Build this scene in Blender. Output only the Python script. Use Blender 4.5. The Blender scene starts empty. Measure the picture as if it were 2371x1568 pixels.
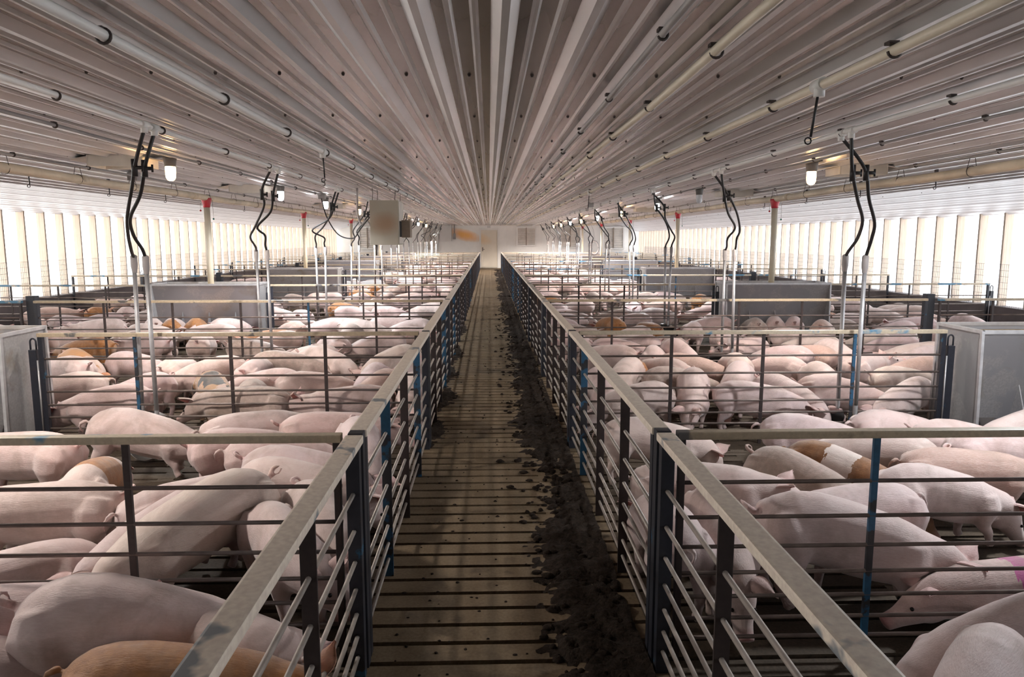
import bpy, bmesh, math, random
import numpy as np
from mathutils import Vector, Matrix, noise

PI = math.pi
sc = bpy.context.scene
COL = sc.collection
R = random.Random(11)

# ------------------------------------------------------------------ materials
def new_mat(name):
    m = bpy.data.materials.new(name); m.use_nodes = True
    nt = m.node_tree
    return m, nt, nt.nodes['Principled BSDF'], nt.nodes, nt.links

def ramp(nt, fac, stops):
    n = nt.nodes.new('ShaderNodeValToRGB')
    el = n.color_ramp.elements
    el[0].position, el[0].color = stops[0][0], (*stops[0][1], 1)
    el[1].position, el[1].color = stops[1][0], (*stops[1][1], 1)
    for p, c in stops[2:]:
        e = el.new(p); e.color = (*c, 1)
    nt.links.new(fac, n.inputs[0])
    return n.outputs[0]

def noise_tex(nt, scale, detail=3, rough=.55, vec=None, dist=0):
    n = nt.nodes.new('ShaderNodeTexNoise')
    n.inputs['Scale'].default_value = scale
    n.inputs['Detail'].default_value = detail
    n.inputs['Roughness'].default_value = rough
    n.inputs['Distortion'].default_value = dist
    if vec is not None: nt.links.new(vec, n.inputs['Vector'])
    return n.outputs['Fac']

def mixc(nt, fac, a, b, mode='MIX'):
    n = nt.nodes.new('ShaderNodeMix'); n.data_type = 'RGBA'; n.blend_type = mode
    for v, i in ((fac, 0), (a, 6), (b, 7)):
        if isinstance(v, (int, float)): n.inputs[i].default_value = v
        elif isinstance(v, tuple): n.inputs[i].default_value = (*v, 1)
        else: nt.links.new(v, n.inputs[i])
    return n.outputs[2]

def mth(nt, op, a, b=None, c=None):
    n = nt.nodes.new('ShaderNodeMath'); n.operation = op
    for i, v in enumerate((a, b, c)):
        if v is None: continue
        if isinstance(v, (int, float)): n.inputs[i].default_value = v
        else: nt.links.new(v, n.inputs[i])
    return n.outputs[0]

def objvec(nt, scale=(1, 1, 1), world=False):
    if world:
        g = nt.nodes.new('ShaderNodeNewGeometry').outputs['Position']
    else:
        g = nt.nodes.new('ShaderNodeTexCoord').outputs['Object']
    oi = nt.nodes.new('ShaderNodeObjectInfo').outputs['Random']
    mp = nt.nodes.new('ShaderNodeMapping'); mp.inputs['Scale'].default_value = scale
    nt.links.new(g, mp.inputs['Vector'])
    if world: return mp.outputs[0]
    cm = nt.nodes.new('ShaderNodeCombineXYZ')
    r = mth(nt, 'MULTIPLY', oi, 37.0)
    nt.links.new(r, cm.inputs[0]); nt.links.new(r, cm.inputs[2])
    ad = nt.nodes.new('ShaderNodeVectorMath'); ad.operation = 'ADD'
    nt.links.new(mp.outputs[0], ad.inputs[0]); nt.links.new(cm.outputs[0], ad.inputs[1])
    return ad.outputs[0]

def simple(name, col, rough=.5, metal=0., var=.12, scale=8, emit=None, estr=0, spec=.5):
    m, nt, b, N, L = new_mat(name)
    f = noise_tex(nt, scale, 4, vec=objvec(nt))
    lo = tuple(max(0, c * (1 - var)) for c in col); hi = tuple(min(1, c * (1 + var)) for c in col)
    L.new(ramp(nt, f, [(.3, lo), (.7, hi)]), b.inputs['Base Color'])
    b.inputs['Roughness'].default_value = rough; b.inputs['Metallic'].default_value = metal
    b.inputs['Specular IOR Level'].default_value = spec
    if emit:
        b.inputs['Emission Color'].default_value = (*emit, 1); b.inputs['Emission Strength'].default_value = estr
    return m

def chipped(name, base, chips, amount=.56, rough=.5, scale=5, metal=0., dirt=(.12, .09, .07), dirtamt=.62):
    """paint with worn patches of another colour and dirt"""
    m, nt, b, N, L = new_mat(name)
    v = objvec(nt, (1, 1, 1))
    f = noise_tex(nt, scale, 5, .6, v)
    f2 = noise_tex(nt, scale * 2.7, 4, .6, v, .4)
    f3 = noise_tex(nt, 60, 2, .5, v)
    c = ramp(nt, f3, [(.3, tuple(x * .88 for x in base)), (.7, tuple(min(1, x * 1.1) for x in base))])
    k = ramp(nt, f, [(amount, (0, 0, 0)), (amount + .03, (1, 1, 1))])
    c = mixc(nt, k, c, chips)
    k2 = ramp(nt, f2, [(dirtamt, (0, 0, 0)), (dirtamt + .14, (.8, .8, .8))])
    c = mixc(nt, k2, c, dirt)
    L.new(c, b.inputs['Base Color'])
    b.inputs['Roughness'].default_value = rough; b.inputs['Metallic'].default_value = metal
    return m

M = {}
LAMPW = 115.
M['rail'] = chipped('cream_rail_paint', (.95, .80, .67), (.27, .285, .30), .61, .45, 2.0, dirt=(.48, .38, .27), dirtamt=.78)
M['railx'] = chipped('tan_rail_paint', (.48, .385, .27), (.13, .12, .115), .58, .5, 2.2, dirt=(.12, .09, .06), dirtamt=.60)
M['railb'] = chipped('tan_and_blue_rail_paint', (.55, .46, .34), (.10, .25, .38), .55, .5, 1.6, dirt=(.12, .09, .06), dirtamt=.66)
M['navy'] = chipped('navy_post_paint', (.022, .024, .034), (.02, .09, .16), .645, .45, 7, dirt=(.04, .03, .026), dirtamt=.6)
M['bluepost'] = chipped('blue_post_paint', (.025, .10, .19), (.03, .03, .035), .50, .45, 6, dirt=(.04, .03, .026), dirtamt=.62)
M['brown'] = chipped('brown_upright_steel', (.042, .029, .028), (.02, .10, .17), .70, .5, 6, dirt=(.05, .034, .028), dirtamt=.55)
M['rod'] = simple('dusty_steel_rod', (.42, .37, .33), .45, .25, .25, 14)
M['rodd'] = simple('dark_steel_rod', (.17, .13, .115), .5, .3, .35, 9)
M['galv'] = chipped('galvanised_sheet', (.44, .42, .42), (.38, .37, .385), .5, .42, 1.1, .5, dirt=(.34, .29, .22), dirtamt=.60)
M['galvdark'] = chipped('dull_steel_end_sheet', (.40, .39, .39), (.34, .335, .34), .5, .5, 1.4, .3, dirt=(.26, .22, .17), dirtamt=.62)
M['feed'] = simple('ground_feed', (.42, .30, .17), .9, 0, .3, 60)
M['pvc'] = simple('cream_pvc', (.74, .66, .52), .4, 0, .10, 3)
M['pvcw'] = simple('white_pvc', (.80, .79, .76), .4, 0, .05, 3)
M['pvcdirty'] = simple('stained_pvc', (.66, .56, .42), .45, 0, .25, 2)
M['conduit'] = simple('grey_conduit', (.36, .34, .33), .5, 0, .2, 3)
M['clip'] = simple('dark_clip', (.06, .045, .04), .6, .2)
M['rubber'] = simple('black_rubber', (.016, .015, .016), .45)
M['tube'] = simple('steel_tube', (.55, .54, .55), .48, .6, .15, 12)
M['coupler'] = simple('grey_plastic_coupler', (.42, .38, .37), .5)
M['red'] = simple('red_plastic', (.56, .03, .045), .4)
M['green'] = simple('green_plastic', (.02, .16, .12), .4)
M['bowl'] = simple('stainless_bowl', (.42, .41, .40), .35, .8, .3, 10)
M['bowld'] = simple('black_bowl', (.03, .028, .028), .4, .1, .3, 10)
M['box'] = None
M['boxdark'] = simple('brown_motor_box', (.30, .23, .17), .6, 0, .2, 6)
M['inlet'] = simple('off_white_inlet', (.72, .66, .58), .55, 0, .12, 4)
M['wood'] = None
M['darkwall'] = simple('dark_concrete_wall', (.12, .10, .10), .8, 0, .25, 2)
M['wire'] = simple('grey_wire', (.20, .20, .21), .5, .5)
M['lampbase'] = simple('grey_lamp_base', (.17, .16, .15), .6)
M['white'] = simple('white_board', (.80, .77, .73), .5, 0, .05, 2)
M['whitedirty'] = simple('dusty_white_slats', (.72, .66, .60), .6, 0, .15, 3)
M['greycab'] = simple('grey_cabinet', (.56, .54, .52), .5, 0, .06, 2)
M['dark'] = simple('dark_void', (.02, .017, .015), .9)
M['doorpaint'] = None
M['bolt'] = simple('dark_screw', (.07, .055, .05), .5, .3)
M['manure'] = None

def glow(name, col, s):
    m, nt, b, N, L = new_mat(name)
    b.inputs['Base Color'].default_value = (.9, .88, .84, 1)
    b.inputs['Emission Color'].default_value = (*col, 1); b.inputs['Emission Strength'].default_value = s
    b.inputs['Roughness'].default_value = .2
    return m
M['warm'] = glow('warm_lamp_glass', (1., .60, .25), 14)
M['cool'] = glow('cool_lamp_glass', (.95, .97, 1.), 12)
M['off'] = simple('unlit_lamp_glass', (.70, .72, .75), .2)

def mk_ceiling():
    m, nt, b, N, L = new_mat('ribbed_ceiling_metal')
    v = objvec(nt, (3.0, .12, 1), True)
    v2 = objvec(nt, (.5, .5, .5), True)
    f = noise_tex(nt, 1.6, 4, .6, v); f2 = noise_tex(nt, 1.3, 3, .5, v2); f3 = noise_tex(nt, 2.2, 2, .5, v)
    c = ramp(nt, f, [(.3, (.40, .375, .37)), (.7, (.50, .475, .465))])
    k = ramp(nt, f2, [(.38, (0, 0, 0)), (.8, (.45, .45, .45))])
    c = mixc(nt, k, c, (.42, .38, .36))
    L.new(c, b.inputs['Base Color'])
    b.inputs['Metallic'].default_value = .6
    L.new(ramp(nt, f3, [(.3, (.20,) * 3), (.7, (.30,) * 3)]), b.inputs['Roughness'])
    return m
M['ceil'] = mk_ceiling()
M['rib'] = simple('ribs_painted_lit', (.74, .73, .74), .3, .35, .08, 1.2)  # ribs coloured paler than the flats, painting in light caught by their flanks
M['haunch'] = simple('pale_eave_panel', (.66, .64, .66), .4, .1, .07, 1.5)

def mk_concrete():
    m, nt, b, N, L = new_mat('slatted_concrete')
    v = objvec(nt, (1, 1, 1), True)
    f = noise_tex(nt, 2.2, 5, .62, v); f2 = noise_tex(nt, 9, 5, .65, v); f3 = noise_tex(nt, 70, 3, .6, v)
    sep = nt.nodes.new('ShaderNodeSeparateXYZ')
    L.new(nt.nodes.new('ShaderNodeNewGeometry').outputs['Position'], sep.inputs[0])
    clean = ramp(nt, f3, [(.25, (.125, .088, .052)), (.75, (.205, .148, .092))])
    dirty = ramp(nt, f3, [(.25, (.050, .036, .025)), (.75, (.10, .073, .050))])
    # the pens carry trodden manure, the aisle is swept
    ax = mth(nt, 'ABSOLUTE', mth(nt, 'SUBTRACT', sep.outputs[0], .08))
    pen = mth(nt, 'GREATER_THAN', ax, .6)
    c = mixc(nt, pen, clean, dirty)
    st = ramp(nt, f, [(.42, (0, 0, 0)), (.62, (.85, .85, .85))])
    st2 = ramp(nt, f2, [(.52, (0, 0, 0)), (.68, (.8, .8, .8))])
    c = mixc(nt, mth(nt, 'MULTIPLY', st, st2), c, (.045, .032, .024))
    L.new(c, b.inputs['Base Color'])
    L.new(ramp(nt, f, [(.35, (.85,) * 3), (.7, (.6,) * 3)]), b.inputs['Roughness'])
    b.inputs['Specular IOR Level'].default_value = .25
    bp = nt.nodes.new('ShaderNodeBump'); bp.inputs['Strength'].default_value = .35; bp.inputs['Distance'].default_value = .01
    L.new(f2, bp.inputs['Height']); L.new(bp.outputs[0], b.inputs['Normal'])
    return m
M['conc'] = mk_concrete()

def mk_manure():
    m, nt, b, N, L = new_mat('dark_manure')
    f = noise_tex(nt, 40, 5, .65, objvec(nt, (1, 1, 1), True))
    L.new(ramp(nt, f, [(.3, (.012, .008, .006)), (.75, (.048, .033, .024))]), b.inputs['Base Color'])
    b.inputs['Roughness'].default_value = .9; b.inputs['Specular IOR Level'].default_value = .15
    bp = nt.nodes.new('ShaderNodeBump'); bp.inputs['Strength'].default_value = .8; bp.inputs['Distance'].default_value = .02
    L.new(f, bp.inputs['Height']); L.new(bp.outputs[0], b.inputs['Normal'])
    return m
M['manure'] = mk_manure()

def mk_wood():
    m, nt, b, N, L = new_mat('pale_stud_wood')
    v = objvec(nt, (30, 30, 1.2))
    f = noise_tex(nt, 2.0, 5, .6, v, .6); f2 = noise_tex(nt, 3, 3, .6, objvec(nt))
    c = ramp(nt, f, [(.3, (.46, .36, .28)), (.7, (.64, .53, .43))])
    c = mixc(nt, ramp(nt, f2, [(.55, (0, 0, 0)), (.75, (.5, .5, .5))]), c, (.42, .33, .27))
    L.new(c, b.inputs['Base Color']); b.inputs['Roughness'].default_value = .75
    return m
M['wood'] = mk_wood()

def mk_curtain():
    m = bpy.data.materials.new('white_woven_curtain'); m.use_nodes = True
    nt = m.node_tree; N, L = nt.nodes, nt.links
    N.remove(N['Principled BSDF'])
    tr = N.new('ShaderNodeBsdfTransparent'); tl = N.new('ShaderNodeBsdfTranslucent'); mx = N.new('ShaderNodeMixShader')
    tr.inputs[0].default_value = (.93, .94, .95, 1)
    w = N.new('ShaderNodeTexWave'); w.bands_direction = 'Z'; w.inputs['Scale'].default_value = 9; w.inputs['Distortion'].default_value = .6
    L.new(N.new('ShaderNodeTexCoord').outputs['Object'], w.inputs['Vector'])
    L.new(ramp(nt, w.outputs['Fac'], [(0., (.72, .74, .78)), (.35, (.92, .93, .94))]), tl.inputs[0])
    mx.inputs[0].default_value = .5
    L.new(tr.outputs[0], mx.inputs[1]); L.new(tl.outputs[0], mx.inputs[2])
    L.new(mx.outputs[0], N['Material Output'].inputs[0])
    return m
M['curtain'] = mk_curtain()

def mk_stained(name, base, stain, centre, radii, slope=0., amt=.8):
    """paint with one sprayed blotch of another colour, fixed in the place"""
    m, nt, b, N, L = new_mat(name)
    sep = N.new('ShaderNodeSeparateXYZ'); L.new(N.new('ShaderNodeNewGeometry').outputs['Position'], sep.inputs[0])
    dx = mth(nt, 'SUBTRACT', sep.outputs[0], centre[0])
    dz = mth(nt, 'SUBTRACT', sep.outputs[2], centre[1])
    dz = mth(nt, 'ADD', dz, mth(nt, 'MULTIPLY', dx, slope))
    q = mth(nt, 'ADD', mth(nt, 'POWER', mth(nt, 'ABSOLUTE', mth(nt, 'DIVIDE', dx, radii[0])), 2.),
            mth(nt, 'POWER', mth(nt, 'ABSOLUTE', mth(nt, 'DIVIDE', dz, radii[1])), 2.))
    f = noise_tex(nt, 3, 4, .6, objvec(nt, (1, 1, 1), True))
    q = mth(nt, 'ADD', q, mth(nt, 'MULTIPLY', mth(nt, 'SUBTRACT', f, .5), .5))
    k = ramp(nt, q, [(.0, (amt,) * 3), (1.15, (0, 0, 0))])
    c = ramp(nt, f, [(.3, tuple(x * .93 for x in base)), (.7, base)])
    L.new(mixc(nt, k, c, stain), b.inputs['Base Color'])
    b.inputs['Roughness'].default_value = .5
    return m
M['endwall'] = mk_stained('white_end_wall', (.88, .85, .81), (.80, .38, .07), (-1.35, 1.85), (1.0, .36), .22, .95)
M['doorpaint'] = mk_stained('cream_door_paint', (.74, .66, .55), (.76, .46, .16), (-.6, 1.7), (.8, .36), .25, .55)
M['box'] = mk_stained('beige_cabinet_paint', (.50, .45, .36), (.40, .25, .15), (-1.58, 1.88), (.26, .2), 0, .8)

# ------------------------------------------------------------------ mesh builder
class MB:
    def __init__(s): s.v = []; s.f = []; s.m = []; s.sm = []
    def add(s, vs, fs, mi=0, smooth=False):
        o = len(s.v); s.v += [tuple(v) for v in vs]
        for f in fs: s.f.append([i + o for i in f]); s.m.append(mi); s.sm.append(smooth)
        return s
    def box(s, x0, x1, y0, y1, z0, z1, mi=0):
        v = [(x, y, z) for x in (x0, x1) for y in (y0, y1) for z in (z0, z1)]
        return s.add(v, [(0, 1, 3, 2), (4, 6, 7, 5), (0, 4, 5, 1), (2, 3, 7, 6), (0, 2, 6, 4), (1, 5, 7, 3)], mi)
    def bbox(s, x0, x1, y0, y1, z0, z1, b=.004, mi=0):
        """box with chamfered edges"""
        bm = bmesh.new(); bmesh.ops.create_cube(bm, size=1)
        for v in bm.verts:
            v.co = Vector(((x0 + x1) / 2 + v.co.x * (x1 - x0), (y0 + y1) / 2 + v.co.y * (y1 - y0), (z0 + z1) / 2 + v.co.z * (z1 - z0)))
        bmesh.ops.bevel(bm, geom=bm.edges[:], offset=b, segments=2, affect='EDGES', profile=.7)
        bm.verts.index_update()
        s.add([v.co[:] for v in bm.verts], [[v.index for v in f.verts] for f in bm.faces], mi, False); bm.free()
        return s
    def tube(s, pts, r, n=10, mi=0, caps=True, smooth=True):
        pts = [Vector(p) for p in pts]; k = len(pts)
        rr = r if isinstance(r, (list, tuple)) else [r] * k
        t0 = (pts[1] - pts[0]).normalized()
        up = Vector((0, 0, 1)) if abs(t0.z) < .9 else Vector((1, 0, 0))
        a = t0.cross(up).normalized(); vs = []
        for i, p in enumerate(pts):
            t = (pts[min(i + 1, k - 1)] - pts[max(i - 1, 0)]).normalized()
            a = (a - t * a.dot(t)).normalized(); b = t.cross(a)
            for j in range(n):
                q = 2 * PI * j / n
                vs.append(p + (a * math.cos(q) + b * math.sin(q)) * rr[i])
        fs = [(i * n + j, i * n + (j + 1) % n, (i + 1) * n + (j + 1) % n, (i + 1) * n + j) for i in range(k - 1) for j in range(n)]
        s.add(vs, fs, mi, smooth)
        if caps:
            o = len(s.v) - len(vs)
            s.f += [[o + j for j in reversed(range(n))], [o + (k - 1) * n + j for j in range(n)]]
            s.m += [mi, mi]; s.sm += [False, False]
        return s
    def lathe(s, prof, c=(0, 0, 0), n=18, mi=0, smooth=True):
        vs = [(c[0] + r * math.cos(2 * PI * j / n), c[1] + r * math.sin(2 * PI * j / n), c[2] + z) for r, z in prof for j in range(n)]
        k = len(prof)
        fs = [(i * n + j, i * n + (j + 1) % n, (i + 1) * n + (j + 1) % n, (i + 1) * n + j) for i in range(k - 1) for j in range(n)]
        return s.add(vs, fs, mi, smooth)
    def prism(s, poly, axis, a, b, mi=0):
        """poly of 2-D points extruded along an axis from a to b"""
        def P(p, t): return {'x': (t, p[0], p[1]), 'y': (p[0], t, p[1]), 'z': (p[0], p[1], t)}[axis]
        n = len(poly)
        return s.add([P(p, a) for p in poly] + [P(p, b) for p in poly],
                     [tuple(range(n)), tuple(range(2 * n - 1, n - 1, -1))] + [(i, i + n, (i + 1) % n + n, (i + 1) % n) for i in range(n)], mi)
    def mesh(s, name, mats):
        me = bpy.data.meshes.new(name); me.from_pydata(s.v, [], s.f)
        for m in (mats if isinstance(mats, (list, tuple)) else [mats]): me.materials.append(m)
        me.polygons.foreach_set('material_index', s.m); me.polygons.foreach_set('use_smooth', s.sm)
        bm = bmesh.new(); bm.from_mesh(me); bmesh.ops.recalc_face_normals(bm, faces=bm.faces); bm.to_mesh(me); bm.free()
        me.update(); return me
    def obj(s, name, mats, parent=None, loc=(0, 0, 0)):
        return put(name, s.mesh(name, mats), parent, loc)

def put(name, me, parent=None, loc=(0, 0, 0), rot=None, mat=None):
    o = bpy.data.objects.new(name, me); COL.objects.link(o); o.location = loc
    if parent is not None: o.parent = parent
    if rot: o.rotation_euler = rot
    if mat is not None:
        for s_ in o.material_slots[:1]: s_.link = 'OBJECT'; s_.material = mat
    return o

def tag(o, label, cat, group=None):
    o['label'] = label; o['category'] = cat
    if group: o['group'] = group
    return o
def thing(name, label, cat, loc=(0, 0, 0), rz=0, group=None):
    o = bpy.data.objects.new(name, None); COL.objects.link(o); o.location = loc; o.rotation_euler = (0, 0, rz)
    o.empty_display_size = .1
    return tag(o, label, cat, group)
def struct(o): o['kind'] = 'structure'; return o
ORD = ['first', 'second', 'third', 'fourth', 'fifth', 'sixth', 'seventh', 'eighth', 'ninth', 'tenth', 'eleventh', 'twelfth', 'thirteenth', 'fourteenth', 'fifteenth', 'sixteenth', 'seventeenth', 'eighteenth', 'nineteenth', 'twentieth']
def ordn(i):
    if i <= 20: return ORD[i - 1]
    return {2: 'twenty', 3: 'thirty', 4: 'forty'}[i // 10] + '-' + ORD[i % 10 - 1] if i % 10 else {3: 'thirtieth', 4: 'fortieth'}[i // 10]

# ------------------------------------------------------------------ layout (metres, Y along the aisle)
ZC = 2.446                   # ceiling
WL, WR = -8.42, 8.36         # side walls, inner stud face
YB, YE = -6.3, 41.7          # back and far end of the barn
XA, XB = -.50, .657          # aisle fences
S = 3.05
FY = [2.6945 + S * (k - 1) for k in range(14)]
FZ = [.726, .586, .466, .359, .261, .171, .09]
FEED = {-1: (-5.25, -3.60), 1: (3.78, 5.46)}
SIDE = {-1: 'left', 1: 'right'}
# ------------------------------------------------------------------ floor
def build_floor():
    mb = MB(); P_ = .143; gap = .030
    strips = [-8.0, -6.85, -5.7, -4.55, -3.4, -2.25, -1.1, .47, 1.95, 3.1, 4.25, 5.4, 6.55, 7.7]
    y = YB; j = 0
    while y < YE:
        y1 = min(y + P_ - gap, YE + .1)
        mb.box(WL - .3, WR + .3, y, y1, -.12, 0)
        if j % 17 != 0:
            for xs in strips:
                w = .13 if xs == .47 else .055
                mb.box(xs - w, xs + w, y1, y + P_, -.12, -.0012)
        y += P_; j += 1
    o = struct(mb.obj('floor', M['conc']))
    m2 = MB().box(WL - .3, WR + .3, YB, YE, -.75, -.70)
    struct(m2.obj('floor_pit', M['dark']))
build_floor()

# ------------------------------------------------------------------ manure
def build_manure():
    st = .022
    x0, nx = .16, 21
    ny = int(37.5 / st / 1.4)
    vs = []; fs = []; H = {}
    for i in range(ny):
        y = 2.0 + i * st * 1.4
        for j in range(nx + 1):
            x = x0 + j * st
            edge = .30 + .14 * noise.noise(Vector((0, y * .55, 3.1))) + .10 * noise.noise(Vector((0, y * 1.9, 9.1))) - (.07 if y < 4 else 0)
            t = (x - edge) / .12
            h = min(1, max(-1, t)) * .024 + .024 * noise.noise(Vector((x * 9, y * 7, 0))) + .026 * noise.noise(Vector((x * 24, y * 20, 5))) + .012 * noise.noise(Vector((x * 55, y * 48, 2))) - .006
            h -= .02 * max(0, noise.noise(Vector((x * 2, y * .9, 14)))) * 2
            H[i, j] = h; vs.append((x, y, max(h, -.006) + .0015))
    for i in range(ny - 1):
        for j in range(nx):
            if max(H[i, j], H[i + 1, j], H[i, j + 1], H[i + 1, j + 1]) > 0:
                a = i * (nx + 1) + j; fs.append((a, a + 1, a + nx + 2, a + nx + 1))
    mb = MB().add(vs, fs, 0, True)
    # loose clods and crumbs, thickest over the heap
    for q_ in range(1500):
        y = 2.1 + 17 * R.random() ** 1.5
        x = R.gauss(.44, .12) if q_ < 1150 else R.uniform(-.44, .35)
        if not -.46 < x < .62: continue
        big = q_ < 1150
        r = R.uniform(.010, .030) if big else R.uniform(.004, .011)
        ht = r * R.uniform(.5, .9); zb = .004 if big else 0.
        sx, sy = R.uniform(.8, 1.3), R.uniform(.7, 1.1); vv = []
        for lv, (k1, k2) in enumerate(((1., 0.), (.85, .55), (.42, .92))):
            for a in range(7):
                q = a * 2 * PI / 7 + lv * .4; rr = r * k1 * R.uniform(.75, 1.2)
                vv.append((x + rr * sx * math.cos(q), y + rr * sy * math.sin(q), zb + ht * k2 * R.uniform(.85, 1.1)))
        vv.append((x, y, zb + ht))
        ff = [(l * 7 + a, l * 7 + (a + 1) % 7, l * 7 + 7 + (a + 1) % 7, l * 7 + 7 + a) for l in (0, 1) for a in range(7)] + [(14 + a, 14 + (a + 1) % 7, 21) for a in range(7)]
        mb.add(vv, ff, 0, True)
    # left margin heaps along the fence foot
    for (yc, ln, wd) in ((6.2, .5, .12), (7.6, .7, .16), (8.9, .6, .12), (10.5, .9, .12), (13.3, .9, .1)):
        n1, n2 = 40, 14; vv = []; ff = []; hh = {}
        for i in range(n1):
            for j in range(n2):
                x = -.50 + j * .02; y = yc - ln + i * 2 * ln / n1
                d = (1 - abs(y - yc) / ln) * wd - (x + .50)
                h = min(.03, d * .25) + .02 * noise.noise(Vector((x * 25, y * 18, yc)))
                hh[i, j] = h; vv.append((x, y, max(h, -.006) + .0015))
        for i in range(n1 - 1):
            for j in range(n2 - 1):
                if max(hh[i, j], hh[i + 1, j + 1], hh[i, j + 1], hh[i + 1, j]) > 0:
                    a = i * n2 + j; ff.append((a, a + 1, a + n2 + 1, a + n2))
        mb.add(vv, ff, 0, True)
    o = mb.obj('manure', M['manure']); o['kind'] = 'stuff'
    tag(o, 'dark heaped manure along the right side of the aisle floor', 'manure')
build_manure()

# ------------------------------------------------------------------ ceiling with haunches
def build_ceiling():
    prof = []
    hl, hr = 6.85, 6.95            # where the curve to the wall starts
    zl, zr = 2.13, 2.04
    def haunch(x, side):
        x0 = hl if side < 0 else hr; xw = (abs(WL) if side < 0 else WR) + .06; zw = zl if side < 0 else zr
        t = min(1, max(0, (abs(x) - x0) / (xw - x0)))
        return ZC - (ZC - zw) * (t ** 1.6)
    rib = .305
    pts = []
    x = WL - .06
    k0 = math.floor(x / rib)
    for k in range(k0, int(WR / rib) + 2):
        c = k * rib + .06
        for dx, dz in ((-.050, 0), (-.014, -.032), (.014, -.032), (.050, 0),
                       (.091, 0), (.101, -.012), (.113, -.012), (.123, 0),
                       (.180, 0), (.190, -.012), (.202, -.012), (.212, 0)):
            X = c + dx
            if WL - .06 < X < WR + .06: pts.append((X, dz))
    pts = [(WL - .06, 0)] + pts + [(WR + .06, 0)]
    mb = MB()
    vs = []
    for X, dz in pts:
        z = haunch(X, -1 if X < 0 else 1) + dz * (.22 if X < -hl or X > hr else 1)
        vs += [(X, YB, z), (X, YE + .05, z)]
    n = len(pts)
    for i in range(n - 1):
        mb.f.append([2 * i, 2 * i + 1, 2 * i + 3, 2 * i + 2]); mb.sm.append(False)
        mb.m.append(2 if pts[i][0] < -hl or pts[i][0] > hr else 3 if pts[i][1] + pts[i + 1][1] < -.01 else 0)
    mb.v = vs + mb.v
    # backing above, so that no sky leaks in
    mb.box(WL - .5, WR + .5, YB, YE + .3, ZC + .06, ZC + .16, 0)
    # screws, one row per truss
    y = .05
    while y < 34:
        for k in range(-23, 24):
            for dx in (.2125,):
                X = k * rib + dx + .001; z = haunch(X, -1 if X < 0 else 1)
                r = .0095
                mb.add([(X + r * math.cos(q * PI / 3), y + r * math.sin(q * PI / 3), z) for q in range(6)] +
                       [(X + r * .6 * math.cos(q * PI / 3), y + r * .6 * math.sin(q * PI / 3), z - .010) for q in range(6)],
                       [(q, (q + 1) % 6, (q + 1) % 6 + 6, q + 6) for q in range(6)] + [(6, 7, 8, 9, 10, 11)], 1)
        y += 1.22
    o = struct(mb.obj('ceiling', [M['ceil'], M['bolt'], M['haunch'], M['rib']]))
build_ceiling()

# ------------------------------------------------------------------ side walls, studs, curtains, wire guards
stud_me = MB().bbox(0, .14, -.021, .021, .55, 2.2, .002).mesh('stud', M['wood'])
for sd, xw, zt in ((-1, WL, 2.2), (1, WR, 2.1)):
    nm = SIDE[sd]
    a, b = sorted((xw - sd * .09, xw + sd * .16))
    w = MB(); w.box(a, b, YB, YE, 0, .56)
    o = struct(w.obj('wall_' + nm, M['darkwall']))
    mb = MB(); mb.box(min(xw, xw + sd * .15), max(xw, xw + sd * .15), YB, YE, 2.17 if sd < 0 else 2.08, 2.6)
    mb.obj('top_plate', M['wood'], o)
    y = YB + .3 + (.1 if sd > 0 else .22)
    while y < YE - .05:
        so = put('stud', stud_me, o, (xw if sd > 0 else xw, y, 0))
        if sd < 0: so.rotation_euler = (0, 0, PI)
        y += .61
    c = MB()
    xx = xw + sd * .17
    ny = 120
    vs = []
    for i in range(ny + 1):
        y = YB + (YE - YB) * i / ny
        for z in (.5, 1.0, 1.6, 2.3):
            vs.append((xx + sd * .015 * noise.noise(Vector((y * .7, z * 2, sd))), y, z))
    c.add(vs, [(i * 4 + j, i * 4 + j + 1, i * 4 + j + 5, i * 4 + j + 4) for i in range(ny) for j in range(3)], 0, True)
    co = struct(c.obj('window_1' if sd < 0 else 'window_2', M['curtain']))

# wire guard panels in front of the studs
def wire_mesh():
    mb = MB(); r = .0016; y0, y1, z0, z1 = .03, S - .03, .56, 1.24
    n = 60
    for i in range(n + 1):
        y = y0 + (y1 - y0) * i / n
        mb.box(-r, r, y - r, y + r, z0, z1)
    for i in range(8):
        z = z0 + (z1 - z0) * i / 7
        mb.box(-r * 1.2 - .003, r * 1.2 - .003, y0, y1, z - r * 1.2, z + r * 1.2)
    return mb.mesh('wire_guard_panel', M['wire'])
wm = wire_mesh()
for sd in (-1, 1):
    for k in range(2, 13):
        o = put('wire_guard_panel', wm, None, ((WL if sd < 0 else WR) - sd * .06, FY[k], 0))
        tag(o, 'grey wire mesh guard along the %s wall, %s panel from the camera' % (SIDE[sd], ordn(k - 1)), 'wire guard', 'wire guards along the %s wall' % SIDE[sd])

# ------------------------------------------------------------------ end walls
ew = MB().box(WL - .3, WR + .3, YE, YE + .15, 0, 2.6)
o = struct(ew.obj('wall_far', M['endwall']))
seam = MB()
for x in (-.66, 2.95, 1.0, -4.0, -5.4, 5.9): seam.box(x - .006, x + .006, YE - .006, YE, 0, 2.43)
seam.obj('seam_strip', M['white'], o)
bw = MB().box(WL - .3, WR + .3, YB - .15, YB, 0, 2.6)
struct(bw.obj('wall_near', M['white']))
tr = MB().box(WL, WR, YE - .05, YE, 2.38, 2.445)
struct(tr.obj('trim_1', M['whitedirty']))

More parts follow.
